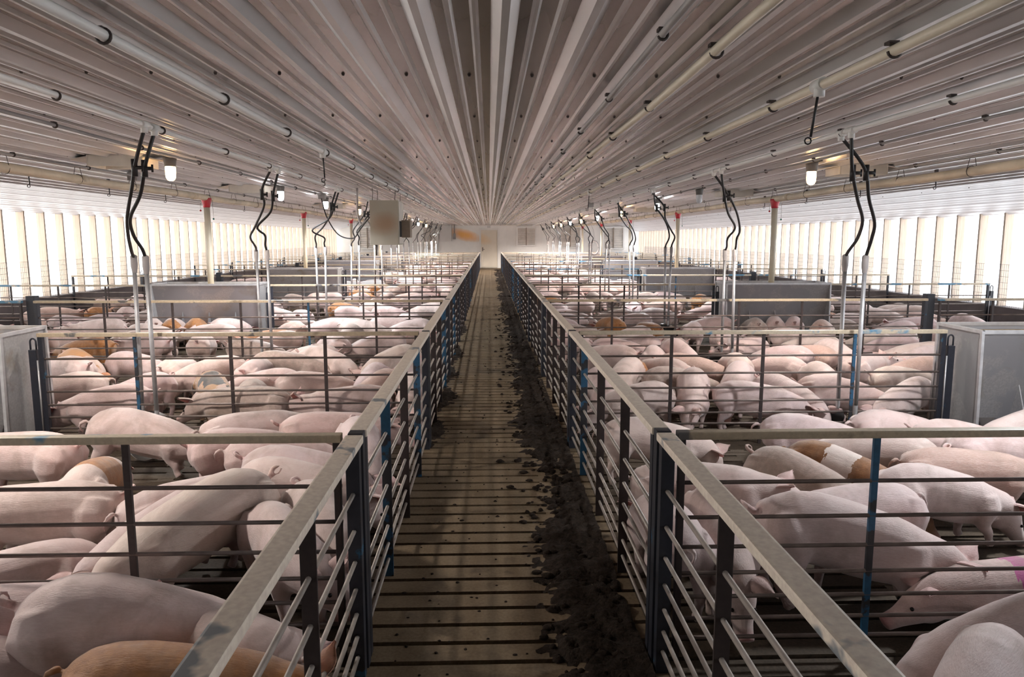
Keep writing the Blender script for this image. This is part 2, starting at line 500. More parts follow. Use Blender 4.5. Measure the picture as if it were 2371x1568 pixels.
dr = MB().bbox(-.44, .47, YE - .05, YE - .005, .02, 2.13, .005)
d = struct(dr.obj('door_1', M['doorpaint']))
fr = MB(); fr.bbox(-.54, -.45, YE - .07, YE, 0, 2.24, .005); fr.bbox(.48, .57, YE - .07, YE, 0, 2.24, .005); fr.bbox(-.449, .479, YE - .069, YE, 2.14, 2.24, .005)
fr.obj('door_frame', M['white'], d)
hd = MB(); hd.box(-.37, -.33, YE - .06, YE - .045, .95, 1.17); hd.tube([(-.35, YE - .05, 1.05), (-.35, YE - .10, 1.05), (-.24, YE - .10, 1.05)], .012)
hd.obj('door_handle', M['clip'], d)
kp = MB().box(-.44, .47, YE - .056, YE - .048, .04, .85)
kp.obj('kick_plate', M['doorpaint'], d)

def shutter(x0, x1, z0, z1, label, nslat=9):
    t = thing('exhaust_shutter', label, 'fan shutter', ((x0 + x1) / 2, YE, z0), 0, 'shutters on the far wall')
    w = (x1 - x0) / 2; h = z1 - z0
    f = MB()
    f.bbox(-w, -w + .09, -.10, 0, 0, h); f.bbox(w - .09, w, -.10, 0, 0, h); f.bbox(-w + .091, w - .091, -.099, 0, h - .09, h); f.bbox(-w + .091, w - .091, -.099, 0, 0, .09)
    f.obj('frame', M['white'], t)
    s_ = MB()
    for i in range(nslat):
        z = .10 + (h - .2) * i / nslat
        hh = (h - .2) / nslat
        s_.prism([(-.03, z + .004), (-.075, z + .012), (-.035, z + hh)], 'x', -w + .09, w - .09)
    s_.obj('louvre_slats', M['whitedirty'], t)
    b = MB().box(-.02, .02, -.11, -.06, .06, h - .06); b.obj('centre_bar', M['boxdark'], t)
shutter(1.53, 2.68, 1.22, 2.33, 'white louvred fan shutter on the far wall, first right of the door')
shutter(3.97, 5.20, 1.12, 2.33, 'white louvred fan shutter on the far wall, second right of the door')
shutter(6.41, 7.66, 1.05, 2.33, 'white louvred fan shutter on the far wall, next to the right corner', 11)
shutter(-3.75, -2.84, .95, 2.33, 'tall white louvred shutter on the far wall left of the grey cabinet', 12)
shutter(-7.3, -6.3, 1.05, 2.33, 'white louvred fan shutter on the far wall near the left corner')
t = thing('wall_cabinet', 'light grey cabinet mounted on the far wall left of the orange stain', 'cabinet', (-2.42, YE, 1.5))
MB().bbox(-.33, .33, -.28, 0, 0, .92, .01).obj('cabinet_body', M['greycab'], t)
MB().bbox(-.31, .31, -.295, -.281, .02, .9, .004).obj('door', M['greycab'], t)
t = thing('junction_box', 'small grey switch box on the far wall beside the orange stain', 'switch box', (-1.93, YE, 1.62))
MB().bbox(-.07, .07, -.09, 0, 0, .32, .008).obj('box_body', M['conduit'], t)
MB().tube([(-.0, -.04, .32), (-.0, -.04, .80)], .02).obj('conduit_riser', M['conduit'], t)
o = MB().bbox(-.09, .09, YE - .07, YE, 2.25, 2.38, .01).obj('door_light', M['greycab'])
tag(o, 'small grey box above the white door in the far wall', 'box')
# ------------------------------------------------------------------ aisle fences
_rods = {}
def rod_mesh(L, axis, key):
    k = (round(L, 3), axis, key)
    if k not in _rods:
        a = (0, 0, 0); b = (L, 0, 0) if axis == 'x' else (0, L, 0)
        _rods[k] = MB().tube([a, b], .0085, 8).mesh('rod', M[key])
    return _rods[k]
def upright_mesh(wx, wy, h, key, name='upright'):
    k = (name, wx, wy, h, key)
    if k not in _rods:
        _rods[k] = MB().bbox(-wx / 2, wx / 2, -wy / 2, wy / 2, .0, h, .003).mesh(name, M[key])
    return _rods[k]
post_me = {k: MB().bbox(-.028, .028, -.028, .028, 0, .937, .004).mesh('fence_post', M[k]) for k in ('navy', 'bluepost')}
y0, L = .036, S - .072
arail = MB().bbox(-.033, .033, y0, y0 + L, .905, .935, .007).mesh('top_rail', M['rail'])
RB = random.Random(5)
def aisle_panel(sd, k, ystart):
    x = XA if sd < 0 else XB
    n = k + 1
    t = thing('aisle_gate', 'cream railed steel rod gate along the %s side of the aisle, %s from the camera' % (SIDE[sd], ordn(n)) if k >= 0 else 'cream railed steel rod gate beside the aisle behind the camera, %s side' % SIDE[sd],
              'gate', (x, ystart, 0), 0, 'gates along the aisle')
    put('top_rail', arail, t)
    for z in FZ: put('rod', rod_mesh(S - .10, 'y', 'rod'), t, (0, .05, z))
    for i in (1, 2, 3):
        key = 'brown' if RB.random() < .88 else 'bluepost'
        put('upright', upright_mesh(.046, .010, .91, key), t, (0, S * i / 4, 0))
    for yy in (.075, S - .075):
        put('end_post', upright_mesh(.050, .045, .91, 'navy', 'end_post'), t, (0, yy, 0))
for sd in (-1, 1):
    for k in range(0, 13):
        aisle_panel(sd, k, FY[k])
    for k in range(0, 14):
        x = XA if sd < 0 else XB
        o = put('fence_post', post_me['bluepost' if RB.random() < .12 and k > 2 else 'navy'], None, (x, FY[k], 0))
        tag(o, 'square navy fence post on the %s side of the aisle, %s from the camera' % (SIDE[sd], ordn(k)) if k else 'square navy fence post beside the camera, %s of the aisle' % SIDE[sd], 'fence post', 'posts along the aisle')

# ------------------------------------------------------------------ cross gates between pens
def u_hook():
    mb = MB()
    pts = [(-.022, 0, .80)] + [(-.022 * math.cos(a * PI / 8), 0, .86 + .026 * math.sin(a * PI / 8)) for a in range(9)] + [(.022, 0, .80)]
    mb.tube(pts, .007, 8)
    return mb.mesh('hook', M['navy'])
hook_me = u_hook()
latchrod_me = MB().tube([(0, 0, .14), (0, 0, .72)], .006, 8).mesh('latch_rod', M['tube'])
def cross_gate(sd, k, xa, xb, key, label, latch):
    """xa near the aisle, xb further out (signed)"""
    x0, x1 = min(xa, xb), max(xa, xb); Lx = x1 - x0
    t = thing('pen_gate', label, 'gate', (x0, FY[k], 0), 0, 'gates between the pens')
    MB().bbox(0, Lx, -.024, .024, .900, .930, .006).obj('top_rail', M[key], t)
    for z in FZ: put('rod', rod_mesh(Lx - .01, 'x', 'rodd'), t, (.005, 0, z))
    n = max(1, int(round(Lx / .76)))
    for i in range(1, n):
        xx = Lx * i / n if sd > 0 else Lx - Lx * i / n
        key2 = 'brown'
        rr = RB.random()
        if (sd, k, i) in ((-1, 2, 3), (-1, 3, 2), (1, 1, 1), (1, 2, 3)) or rr < .07: key2 = 'bluepost'
        put('upright', upright_mesh(.026, .016, .90, key2), t, (xx, 0, 0))
    ox = Lx - .02 if sd > 0 else .02
    put('end_post', upright_mesh(.036, .036, .90, 'navy', 'end_post'), t, (ox, 0, 0))
    ix = Lx - ox
    put('end_post', upright_mesh(.026, .026, .90, 'brown', 'end_post'), t, (ix, 0, 0))
    if latch:
        px = ox + sd * .062
        lp = put('latch_post', upright_mesh(.055, .05, .80, 'navy', 'latch_post'), t, (px, 0, 0))
        put('hook', hook_me, lp)
        put('latch_rod', latchrod_me, lp, (-sd * .040, -.03, 0))
for sd in (-1, 1):
    for k in range(0, 14):
        xi = (XA - .055) if sd < 0 else (XB + .055)
        if k % 2 == 0 and k > 0:
            xo = FEED[-1][1] + .105 if sd < 0 else FEED[1][0] - .105
            xo2 = FEED[-1][0] - .105 if sd < 0 else FEED[1][1] + .105
        else:
            xo = -5.36 if sd < 0 else 5.36
            xo2 = -5.50 if sd < 0 else 5.50
        w = (WL + .12) if sd < 0 else (WR - .12)
        pos = '%s from the camera' % ordn(k) if k else 'behind the camera'
        cross_gate(sd, k, xi, xo, 'railx' if R.random() < .75 else 'railb', 'tan railed rod gate across the %s pens beside the aisle, %s' % (SIDE[sd], pos), k % 2 == 0 and k > 0)
        cross_gate(sd, k, xo2, w, 'railb', 'tan and blue railed rod gate at the %s wall, %s' % (SIDE[sd], pos), k % 2 == 0 and k > 0)
        if k % 2 == 1:
            o = MB().bbox(-.05, .05, -.05, .05, 0, .98, .005).obj('pen_post', M['navy'], None, ((xo + xo2) / 2 + 0, FY[k] + .09, 0))
            tag(o, 'square navy post between the two %s pen gates, %s' % (SIDE[sd], pos), 'fence post', 'posts between pen gates')

# ------------------------------------------------------------------ feeders
def feeder(sd, k, label):
    x0, x1 = FEED[sd]; Lx = x1 - x0
    t = thing('hog_feeder', label, 'feeder', (x0, FY[k], 0), 0, 'steel feeders')
    W2 = .275; zt = .95
    # hopper: two sloping sheets closed by the ends, open on top
    mb = MB()
    th = .006
    for s_ in (-1, 1):
        mb.prism([(s_ * W2, zt), (s_ * W2, zt - .03), (s_ * .075, .22), (s_ * (.075 - th), .22), (s_ * (W2 - th), zt - .03), (s_ * (W2 - th), zt)], 'x', .012, Lx - .012)
    mb.obj('hopper', M['galv'], t)
    for xx in (0, Lx - .012):
        e = MB(); e.prism([(-.30, .03), (.30, .03), (W2 + .012, zt), (-W2 - .012, zt)], 'x', xx, xx + .012)
        eo = e.obj('end_panel', M['galvdark'], t)
    rm = MB()
    for s_ in (-1, 1):
        ya, yb = sorted((s_ * (W2 - .01), s_ * (W2 + .014)))
        rm.bbox(-.004, Lx + .004, ya, yb, zt - .022, zt + .008, .003)
    for xx in (-.006, Lx - .018): rm.bbox(xx, xx + .024, -W2 - .014, W2 + .014, zt - .02, zt + .008, .003)
    for xx in (-.008, Lx - .014):
        for s_ in (-1, 1): rm.prism([(s_ * (W2 + .014), zt), (s_ * (W2 - .012), zt), (s_ * .285, .03), (s_ * .312, .03)], 'x', xx, xx + .022)
    rm.obj('rim', M['tube'], t)
    fd = MB().box(.012, Lx - .012, -.245, .245, .86, .90); fd.obj('feed', M['feed'], t)
    tg = MB()
    for s_ in (-1, 1):
        tg.prism([(s_ * .04, .03), (s_ * .29, .03), (s_ * .31, .15), (s_ * .298, .15), (s_ * .27, .05), (s_ * .04, .05)], 'x', .012, Lx - .012)
    tg.obj('trough', M['galv'], t)
    for i in (1, 2, 3):
        for s_ in (-1, 1):
            q = MB(); xx = Lx * i / 4
            q.prism([(s_ * .15, .52), (s_ * .085, .25), (s_ * .085, .06), (s_ * .29, .06), (s_ * .295, .15)], 'x', xx - .004, xx + .004)
            q.obj('divider', M['galv'], t)
for sd in (-1, 1):
    for n, k in enumerate((2, 4, 6, 8, 10, 12)):
        feeder(sd, k, 'galvanised steel hog feeder in the %s row, %s from the camera' % (SIDE[sd], ordn(n + 1)))

# feed line and drop tubes
FXL, FXR, FZP = -4.43, 4.60, 2.29
def wavy(x, z, y0, y1, amp=.006, n=60, ph=0., sag=0.):
    return [(x + amp * math.sin(i * .9 + ph), y0 + (y1 - y0) * i / n, z + amp * math.sin(i * 1.3 + ph) - sag * abs(math.sin(i * .7))) for i in range(n + 1)]
def hook_clip(r):
    """J strap under a pipe with a tab to the ceiling"""
    mb = MB()
    pts = [(r * 1.25 * math.cos(a), 0, r * 1.25 * math.sin(a)) for a in [PI * .95 - i * PI * 1.45 / 10 for i in range(11)]]
    pts = [(p[0], p[1], -p[2]) for p in pts]
    mb.tube(pts, .006, 6); mb.box(-r * 1.5, r * .3, -.02, .02, r * .9, r * .9 + .012)
    return mb.mesh('clip', M['clip'])
def run_pipe(name, x, z, r, y0, y1, mat, label, cat='pipe', cl=True, amp=.004, off=0., n=60, skip=()):
    t = thing(name, label, cat, (0, 0, 0), 0)
    z -= .019
    MB().tube(wavy(x, z, y0, y1, amp, n, x), r, 10).obj('pipe', M[mat], t)
    if cl:
        cm = hook_clip(r); y = y0 + off
        while y < min(y1, 36):
            put('clip', cm, t, (x, y, z)); y += 1.22
    return t
run_pipe('water_pipe', .640, 2.412, .0135, YB + .2, YE - .2, 'conduit', 'slim pale pipe under the ceiling, nearest the aisle centre on the right', off=.35)
run_pipe('water_pipe', .900, 2.405, .020, YB + .2, YE - .2, 'pvc', 'cream pipe under the ceiling, second right of the aisle centre', off=.55, amp=.010)
p3 = run_pipe('water_pipe', 1.570, 2.395, .022, YB + .2, YE - .2, 'pvc', 'thick cream pipe under the ceiling with a hanging black rod, third on the right', off=.47)
p4 = run_pipe('water_pipe', 2.440, 2.395, .018, YB + .2, YE - .2, 'pvcw', 'white water pipe feeding the black hoses on the right', off=.25)
run_pipe('conduit_pipe', 3.10, 2.415, .011, 3.0, YE - .3, 'conduit', 'thin grey conduit linking the lamps on the right', off=.4)
run_pipe('conduit_pipe', 4.30, 2.40, .012, YB + .2, YE - .3, 'conduit', 'thin grey conduit above the feed pipe on the right', off=.1)
p1l = run_pipe('water_pipe', -1.390, 2.400, .021, YB + .2, YE - .2, 'pvcw', 'clear white pipe under the ceiling, nearest the aisle on the left', off=.38)
p2l = run_pipe('water_pipe', -2.200, 2.395, .017, YB + .2, YE - .2, 'pvcw', 'white water pipe feeding the black hoses on the left', off=.28)
run_pipe('conduit_pipe', -2.860, 2.415, .012, YB + .2, YE - .3, 'conduit', 'thin grey conduit linking the lamps on the left', off=.2)
run_pipe('conduit_pipe', -4.15, 2.40, .012, YB + .2, YE - .3, 'conduit', 'thin grey conduit beside the feed pipe on the left', off=.6)
for sd, fx in ((-1, FXL), (1, FXR)):
    t = thing('feed_pipe', 'thick stained feed pipe running along the %s side under the ceiling' % SIDE[sd], 'feed pipe')
    MB().tube(wavy(fx, FZP, YB + .2, YE - .25, .008, 60, sd), .047, 14).obj('pipe', M['pvcdirty'], t)
    col = MB(); hg = None
    lm = MB().tube([(.052 * math.cos(a * PI / 6), 0, .052 * math.sin(a * PI / 6)) for a in range(13)], .003, 5).tube([(.052, 0, 0), (.02, 0, .15)], .003, 5).tube([(-.052, 0, 0), (-.02, 0, .15)], .003, 5).mesh('hanger_wire', M['clip'])
    sm = MB().tube([(0, -.06, 0), (0, .06, 0)], .051, 14).mesh('sleeve', M['pvcdirty'])
    y = .9
    while y < 34: put('hanger_wire', lm, t, (fx, y, FZP)); y += 1.22
    y = 2.2
    while y < 36: put('sleeve', sm, t, (fx, y, FZP)); y += 3.05
tee_me = MB().lathe([(.0, .06), (.075, .06), (.078, .03), (.055, -.055), (.052, -.085), (0, -.085)], n=16).mesh('tee_hopper', M['red'])
ball_r = MB().lathe([(0, .016), (.012, .010), (.016, 0), (.012, -.010), (0, -.016)], n=10).mesh('pull_knob', M['red'])
ball_g = MB().lathe([(0, .016), (.012, .010), (.016, 0), (.012, -.010), (0, -.016)], n=10).mesh('pull_knob', M['green'])
cordm = MB().tube([(0, 0, 0), (.004, 0, -.28)], .0022, 5).mesh('pull_cord', M['clip'])
cordm2 = MB().tube([(0, 0, 0), (.0, 0, -.11)], .0022, 5).mesh('pull_cord', M['clip'])
tube_me = MB().tube([(0, 0, 2.16), (.004, 0, 1.5), (0, 0, .80)], .047, 16).mesh('tube', M['pvc'])
for sd, fx in ((-1, FXL), (1, FXR)):
    for n, k in enumerate((2, 4, 6, 8, 10, 12)):
        t = thing('feed_drop_tube', 'cream feed drop tube with a red top over the %s %s feeder' % (ordn(n + 1), SIDE[sd]), 'feed tube', (fx, FY[k], 0), 0, 'feed drop tubes')
        put('tube', tube_me, t); put('tee_hopper', tee_me, t, (0, 0, 2.225))
        a = put('pull_cord', cordm, t, (.10, -.02, 2.25)); put('pull_knob', ball_g, a, (.004, 0, -.29))
        a = put('pull_cord', cordm2, t, (-.09, -.02, 2.21)); put('pull_knob', ball_r, a, (0, 0, -.12))

# ------------------------------------------------------------------ drinker lines: tee, black hose, valve, coupler, steel tube, bowl
def bez(p, n=24):
    """smooth curve through points"""
    P = [Vector(q) for q in p]; out = []
    for i in range(len(P) - 1):
        a = P[max(i - 1, 0)]; b = P[i]; c = P[i + 1]; d = P[min(i + 2, len(P) - 1)]
        for j in range(n // (len(P) - 1) + 1):
            t = j / (n // (len(P) - 1) + 1)
            out.append(.5 * ((2 * b) + (c - a) * t + (2 * a - 5 * b + 4 * c - d) * t * t + (3 * b - a - 3 * c + d) * t ** 3))
    return out + [P[-1]]
bowl_in = MB().lathe([(0, .012), (.09, .016), (.118, .045), (.130, .085), (.137, .087), (.130, .040), (.10, .004), (0, 0)], n=24)
bowl_me = {k: bowl_in.mesh('bowl_dish', M[k]) for k in ('bowl', 'bowld')}
valve_me = MB().tube([(0, 0, -.055), (0, 0, .055)], .019, 10).tube([(0, 0, 0), (.055, -.01, 0)], .012, 8).tube([(.055, -.01, -.025), (.055, -.01, .025)], .007, 6).mesh('valve', M['rubber'])
coup_me = MB().lathe([(.013, .10), (.024, .09), (.026, .02), (.022, -.01), (.018, -.04)], n=12).mesh('coupler', M['coupler'])
nip_me = MB().lathe([(.017, .03), (.017, -.03), (.013, -.05)], n=10).mesh('nipple', M['tube'])
HR = random.Random(21)
def water_line(sd, k, front, top, foot, ztop, zbot, mid, label):
    t = thing('drinker_line', label, 'drinker line', (0, 0, 0), 0, 'hanging drinker lines')
    px = p4x if sd > 0 else p2x
    mb = MB(); mb.tube([(top[0], top[1] - .045, 2.376), (top[0], top[1] + .045, 2.376)], .026, 12); mb.tube([(top[0], top[1], 2.376), (top[0], top[1], 2.325)], .022, 12)
    mb.obj('tee', M['pvcw'], t)
    pts = [(top[0], top[1], 2.35)] + mid + [(foot[0], foot[1], ztop + .08)]
    cv = bez(pts, 36)
    MB().tube(cv, .0125, 8).obj('hose', M['rubber'], t)
    i = min(range(len(cv)), key=lambda q: abs(cv[q].z - 2.11))
    put('valve', valve_me, t, cv[i])
    put('coupler', coup_me, t, (foot[0], foot[1], ztop))
    lean = .02 * HR.uniform(-1, 1)
    MB().tube([(foot[0], foot[1], ztop), (foot[0] + lean, foot[1], zbot)], .0165, 10).obj('steel_tube', M['tube'], t)
    put('nipple', nip_me, t, (foot[0] + lean, foot[1], zbot - .02))
    b = put('water_bowl', bowl_me['bowl' if sd < 0 else 'bowld'], None, (foot[0] + lean + .01, foot[1] + (-.13 if front else .13), .092), (1.02 if front else -.9, 0, 0))
    tag(b, '%s round drinking bowl under the %s steel tube at the %s %s gate' % ('steel' if sd < 0 else 'black', 'nearer' if front else 'farther', ordn(k), SIDE[sd]), 'drinking bowl', 'drinking bowls')
p4x, p2x = 2.44, -2.2
for sd in (-1, 1):
    for k in range(2, 13):
        y = FY[k]
        q = 1.0 if k == 2 else HR.uniform(1.15, 1.4)
        jit = (lambda a: HR.uniform(-a, a)) if k > 2 else (lambda a: 0)
        mir = k > 2 and HR.random() < .4
        if sd < 0:
            ca = [(-2.264, -.845, 2.373), (-2.286, -.815, 2.133), (-2.385, -.665, 2.006), (-2.56, -.395, 1.814), (-2.659, -.195, 1.679), (-2.739, .005, 1.56), (-2.78, .115, 1.50)]
            cb = [(-2.233, -.745, 2.374), (-2.265, -.715, 2.143), (-2.367, -.595, 1.953), (-2.54, -.395, 1.80), (-2.588, -.264, 1.68), (-2.579, -.165, 1.58), (-2.579, -.125, 1.50)]
        else:
            ca = [(2.44, -.745, 2.381), (2.484, -.695, 2.13), (2.633, -.495, 1.938), (2.783, -.295, 1.791), (2.855, -.095, 1.66), (2.867, .055, 1.56), (2.875, .115, 1.50)]
            cb = [(2.585, -.625, 2.405), (2.621, -.595, 2.14), (2.733, -.465, 1.94), (2.86, -.325, 1.77), (2.899, -.225, 1.66), (2.915, -.145, 1.56), (2.914, -.125, 1.50)]
        if sd < 0: ca[0] = (-2.2, -.845, 2.373); cb[0] = (-2.2, -.70, 2.373)
        else: ca[0] = (2.44, -.745, 2.373); cb[0] = (2.44, -.60, 2.373)
        m1 = [(x + jit(.05) if 0 < i < 5 else x, y + (yy - .11) * q + .11, z + (jit(.02) if 0 < i < 5 else 0)) for i, (x, yy, z) in enumerate(ca)]
        m2 = [(x + jit(.05) if 0 < i < 5 else x, y + (yy + .12) * q - .12, z + (jit(.02) if 0 < i < 5 else 0)) for i, (x, yy, z) in enumerate(cb)]
        if mir: m1[3], m2[3] = (m2[3][0] - .05 * sd, m1[3][1], m1[3][2]), (m1[3][0] + .1 * sd, m2[3][1], m2[3][2])
        fx, fx2 = cb[-1][0], ca[-1][0]
        who = 'at the %s %s gate' % (ordn(k), SIDE[sd])
        water_line(sd, k, False, m1[0][:2], (fx2, y + .12), 1.43, .33, m1[1:-1], 'black hose and steel drinker tube behind the rail %s' % who)
        water_line(sd, k, True, m2[0][:2], (fx, y - .12), 1.43, .33, m2[1:-1], 'black hose and steel drinker tube in front of the rail %s' % who)

# short black rods hanging from pipes and haunch
def hang_rod(x, y, z, L, label, tee=False, tilt=.0):
    t = thing('hanging_rod', label, 'hanging rod', (x, y, z), 0, 'hanging rods')
    MB().tube([(0, 0, 0), (tilt, 0, -L)], .0065, 6).tube([(tilt + .016 * math.cos(a * PI / 4) - .012, 0, -L - .018 + .016 * math.sin(a * PI / 4)) for a in range(9)], .004, 5).obj('rod', M['rubber'], t)
    if tee: MB().tube([(0, -.05, 0), (0, .05, 0)], .030, 12).tube([(0, 0, 0), (0, 0, -.055)], .026, 12).obj('tee', M['pvcw'], t)
    else: MB().box(-.015, .015, -.015, .015, -.01, .03).obj('bracket', M['clip'], t)
hang_rod(1.57, 3.56, 2.376, .24, 'black rod hanging from a white tee on the thick cream pipe', True, -.03)
hang_rod(1.57, 11.6, 2.376, .26, 'black rod hanging from the thick cream pipe farther down the barn', True, -.02)
hang_rod(-1.39, 6.35, 2.381, .22, 'black rod with a hook hanging from the clear white pipe on the left', True, .01)
for sd, X, Z in ((-1, -5.0, 2.40), (1, 5.05, 2.40)):
    for i, y in enumerate((6.6, 8.3, 10.0, 11.7, 13.5, 15.4)):
        hang_rod(X, y, Z, .16, 'thin black hook hanging from the %s ceiling edge, %s from the camera' % (SIDE[sd], ordn(i + 1)), False, .005)

# ------------------------------------------------------------------ lamps, inlets
jar = [(0, -.235), (.018, -.233), (.034, -.222), (.044, -.20), (.047, -.16), (.047, -.105), (.042, -.095)]
jar_me = {k: MB().lathe(jar, n=20).mesh('glass_jar', M[k]) for k in ('warm', 'cool', 'off')}
base_me = MB().lathe([(.0, 0), (.062, 0), (.060, -.03), (.050, -.10), (.0, -.10)], n=18).box(-.075, .075, -.075, .075, -.004, .012).mesh('lamp_base', M['lampbase'])
LL = [(3.7, 'warm'), (7.24, 'warm'), (10.97, 'cool'), (13.95, 'cool'), (17.5, 'warm'), (21.3, 'cool'), (25.0, 'warm'), (28.4, 'warm'), (32.0, 'cool'), (36.0, 'warm')]  # first lamp of each row is out of view, added to light the near pens
LRr = [(3.9, 'cool'), (7.56, 'warm'), (11.6, 'off'), (14.5, 'cool'), (18.5, 'warm'), (22.5, 'cool'), (26.5, 'warm'), (30.0, 'cool'), (33.8, 'warm'), (37.7, 'warm')]
for sd, x, lst in ((-1, -3.03, LL), (1, 3.30, LRr)):
    for i, (y, kd) in enumerate(lst):
        t = thing('jar_lamp', '%s jar lamp on the %s ceiling, %s the camera' % ({'warm': 'glowing warm', 'cool': 'glowing white', 'off': 'unlit'}[kd], SIDE[sd], ordn(i) + ' in view from' if i else 'added out of view near'), 'lamp', (x, y, ZC - .012), 0, 'ceiling jar lamps')
        put('lamp_base', base_me, t); put('glass_jar', jar_me[kd], t)
        if kd != 'off':
            zone = 0 if y < 9 else 1 if y < 20 else 2 if y < 33 else 3
            ld = bpy.data.lights.get('lamp_%s_%d' % (kd, zone))
            if ld is None:
                ld = bpy.data.lights.new('lamp_%s_%d' % (kd, zone), 'SPOT'); ld.spot_size = math.radians(168); ld.spot_blend = .6; ld.shadow_soft_size = .09
                ld.color = (1., .93, .86) if kd == 'warm' else (.93, .965, 1.); ld.energy = LAMPW * (1., 1.45, 2.5, 7.)[zone]
            lo = bpy.data.objects.new('lamp_light', ld); COL.objects.link(lo); lo.parent = t; lo.location = (0, 0, -.29)
def inlet(x, y, label):
    t = thing('air_inlet', label, 'air inlet', (x, y, ZC), 0, 'ceiling air inlets')
    f = MB()
    f.bbox(-.244, .244, -.17, -.155, -.115, -.01, .003); f.bbox(-.244, .244, .155, .17, -.115, -.01, .003)
    f.bbox(-.26, -.245, -.17, .17, -.115, -.01, .003); f.bbox(.245, .26, -.17, .17, -.115, -.01, .003)
    f.obj('frame', M['inlet'], t)
    for s_ in (-1, 1):
        b = MB(); b.prism([(s_ * .26, -.02), (s_ * .42, -.05), (s_ * .42, -.058), (s_ * .26, -.03)], 'y', -.16, .16); b.obj('flap', M['inlet'], t)
for i, y in enumerate((7.35, 11.15, 16.9, 21.6, 28.9)): inlet(-3.52, y, 'off white ceiling air inlet on the left, %s from the camera' % ordn(i + 1))
for i, y in enumerate((8.0, 12.0, 18.9, 23.0, 30.4)): inlet(3.98, y, 'off white ceiling air inlet on the right, %s from the camera' % ordn(i + 1))
for x, y, lab in ((-4.15, 8.9, 'small grey junction box on the ceiling left of the first lamp'), (-2.86, 12.9, 'grey outlet box with a hanging cable on the left ceiling'), (4.3, 8.3, 'small junction box on the ceiling behind the first right lamp'), (2.2, 16.0, 'grey junction box on the ceiling over the right pens')):
    o = MB().bbox(-.055, .055, -.055, .055, -.10, .0, .006).obj('junction_box', M['conduit'], None, (x, y, ZC - .02)); tag(o, lab, 'junction box')

# ------------------------------------------------------------------ hanging heater
HY = 11.3
t = thing('hanging_heater', 'beige rust stained box heater hanging from the ceiling left of the aisle', 'heater', (-1.585, HY, 1.56))
MB().bbox(-.215, .215, 0, .62, 0, .67, .008).obj('cabinet', M['box'], t)
sp = MB().bbox(.216, .224, .03, .60, .02, .65, .002); sp.obj('side_panel', M['inlet'], t)
bl = MB().bbox(.225, .36, .30, .58, .11, .38, .01); bl.obj('blower_box', M['boxdark'], t)
op = MB().box(.2245, .232, .06, .27, .12, .36); op.obj('opening', M['dark'], t)
for x, y in ((-.18, .06), (.16, .05), (.18, .55), (-.18, .55)):
    MB().tube([(x, y, .66), (x + .01, y, .78), (x, y, .88)], .005, 6).obj('hanger_chain', M['clip'], t)
MB().tube([(-.13, .03, 0), (-.13, .03, -.16)], .012, 8).obj('drain_tube', M['clip'], t)
t = tag(MB().tube(bez([(-2.03, HY + .3, 2.43), (-2.03, HY + .3, 2.05), (-1.98, HY + .3, 1.88), (-1.90, HY + .3, 1.93), (-1.83, HY + .3, 1.84), (-1.80, HY + .3, 1.80)], 40), .016, 8).obj('flexible_conduit', M['coupler']), 'grey flexible conduit curling into the side of the hanging heater', 'conduit')
tag(MB().tube(bez([(-2.86, 12.85, 2.33), (-2.70, 12.5, 2.0), (-2.42, 12.0, 1.72), (-2.15, 11.8, 1.66), (-2.0, 11.6, 1.80), (-1.80, 11.5, 2.02)], 48), .010, 7).obj('power_cable', M['rubber']), 'black power cable drooping from the outlet box to the hanging heater', 'cable')
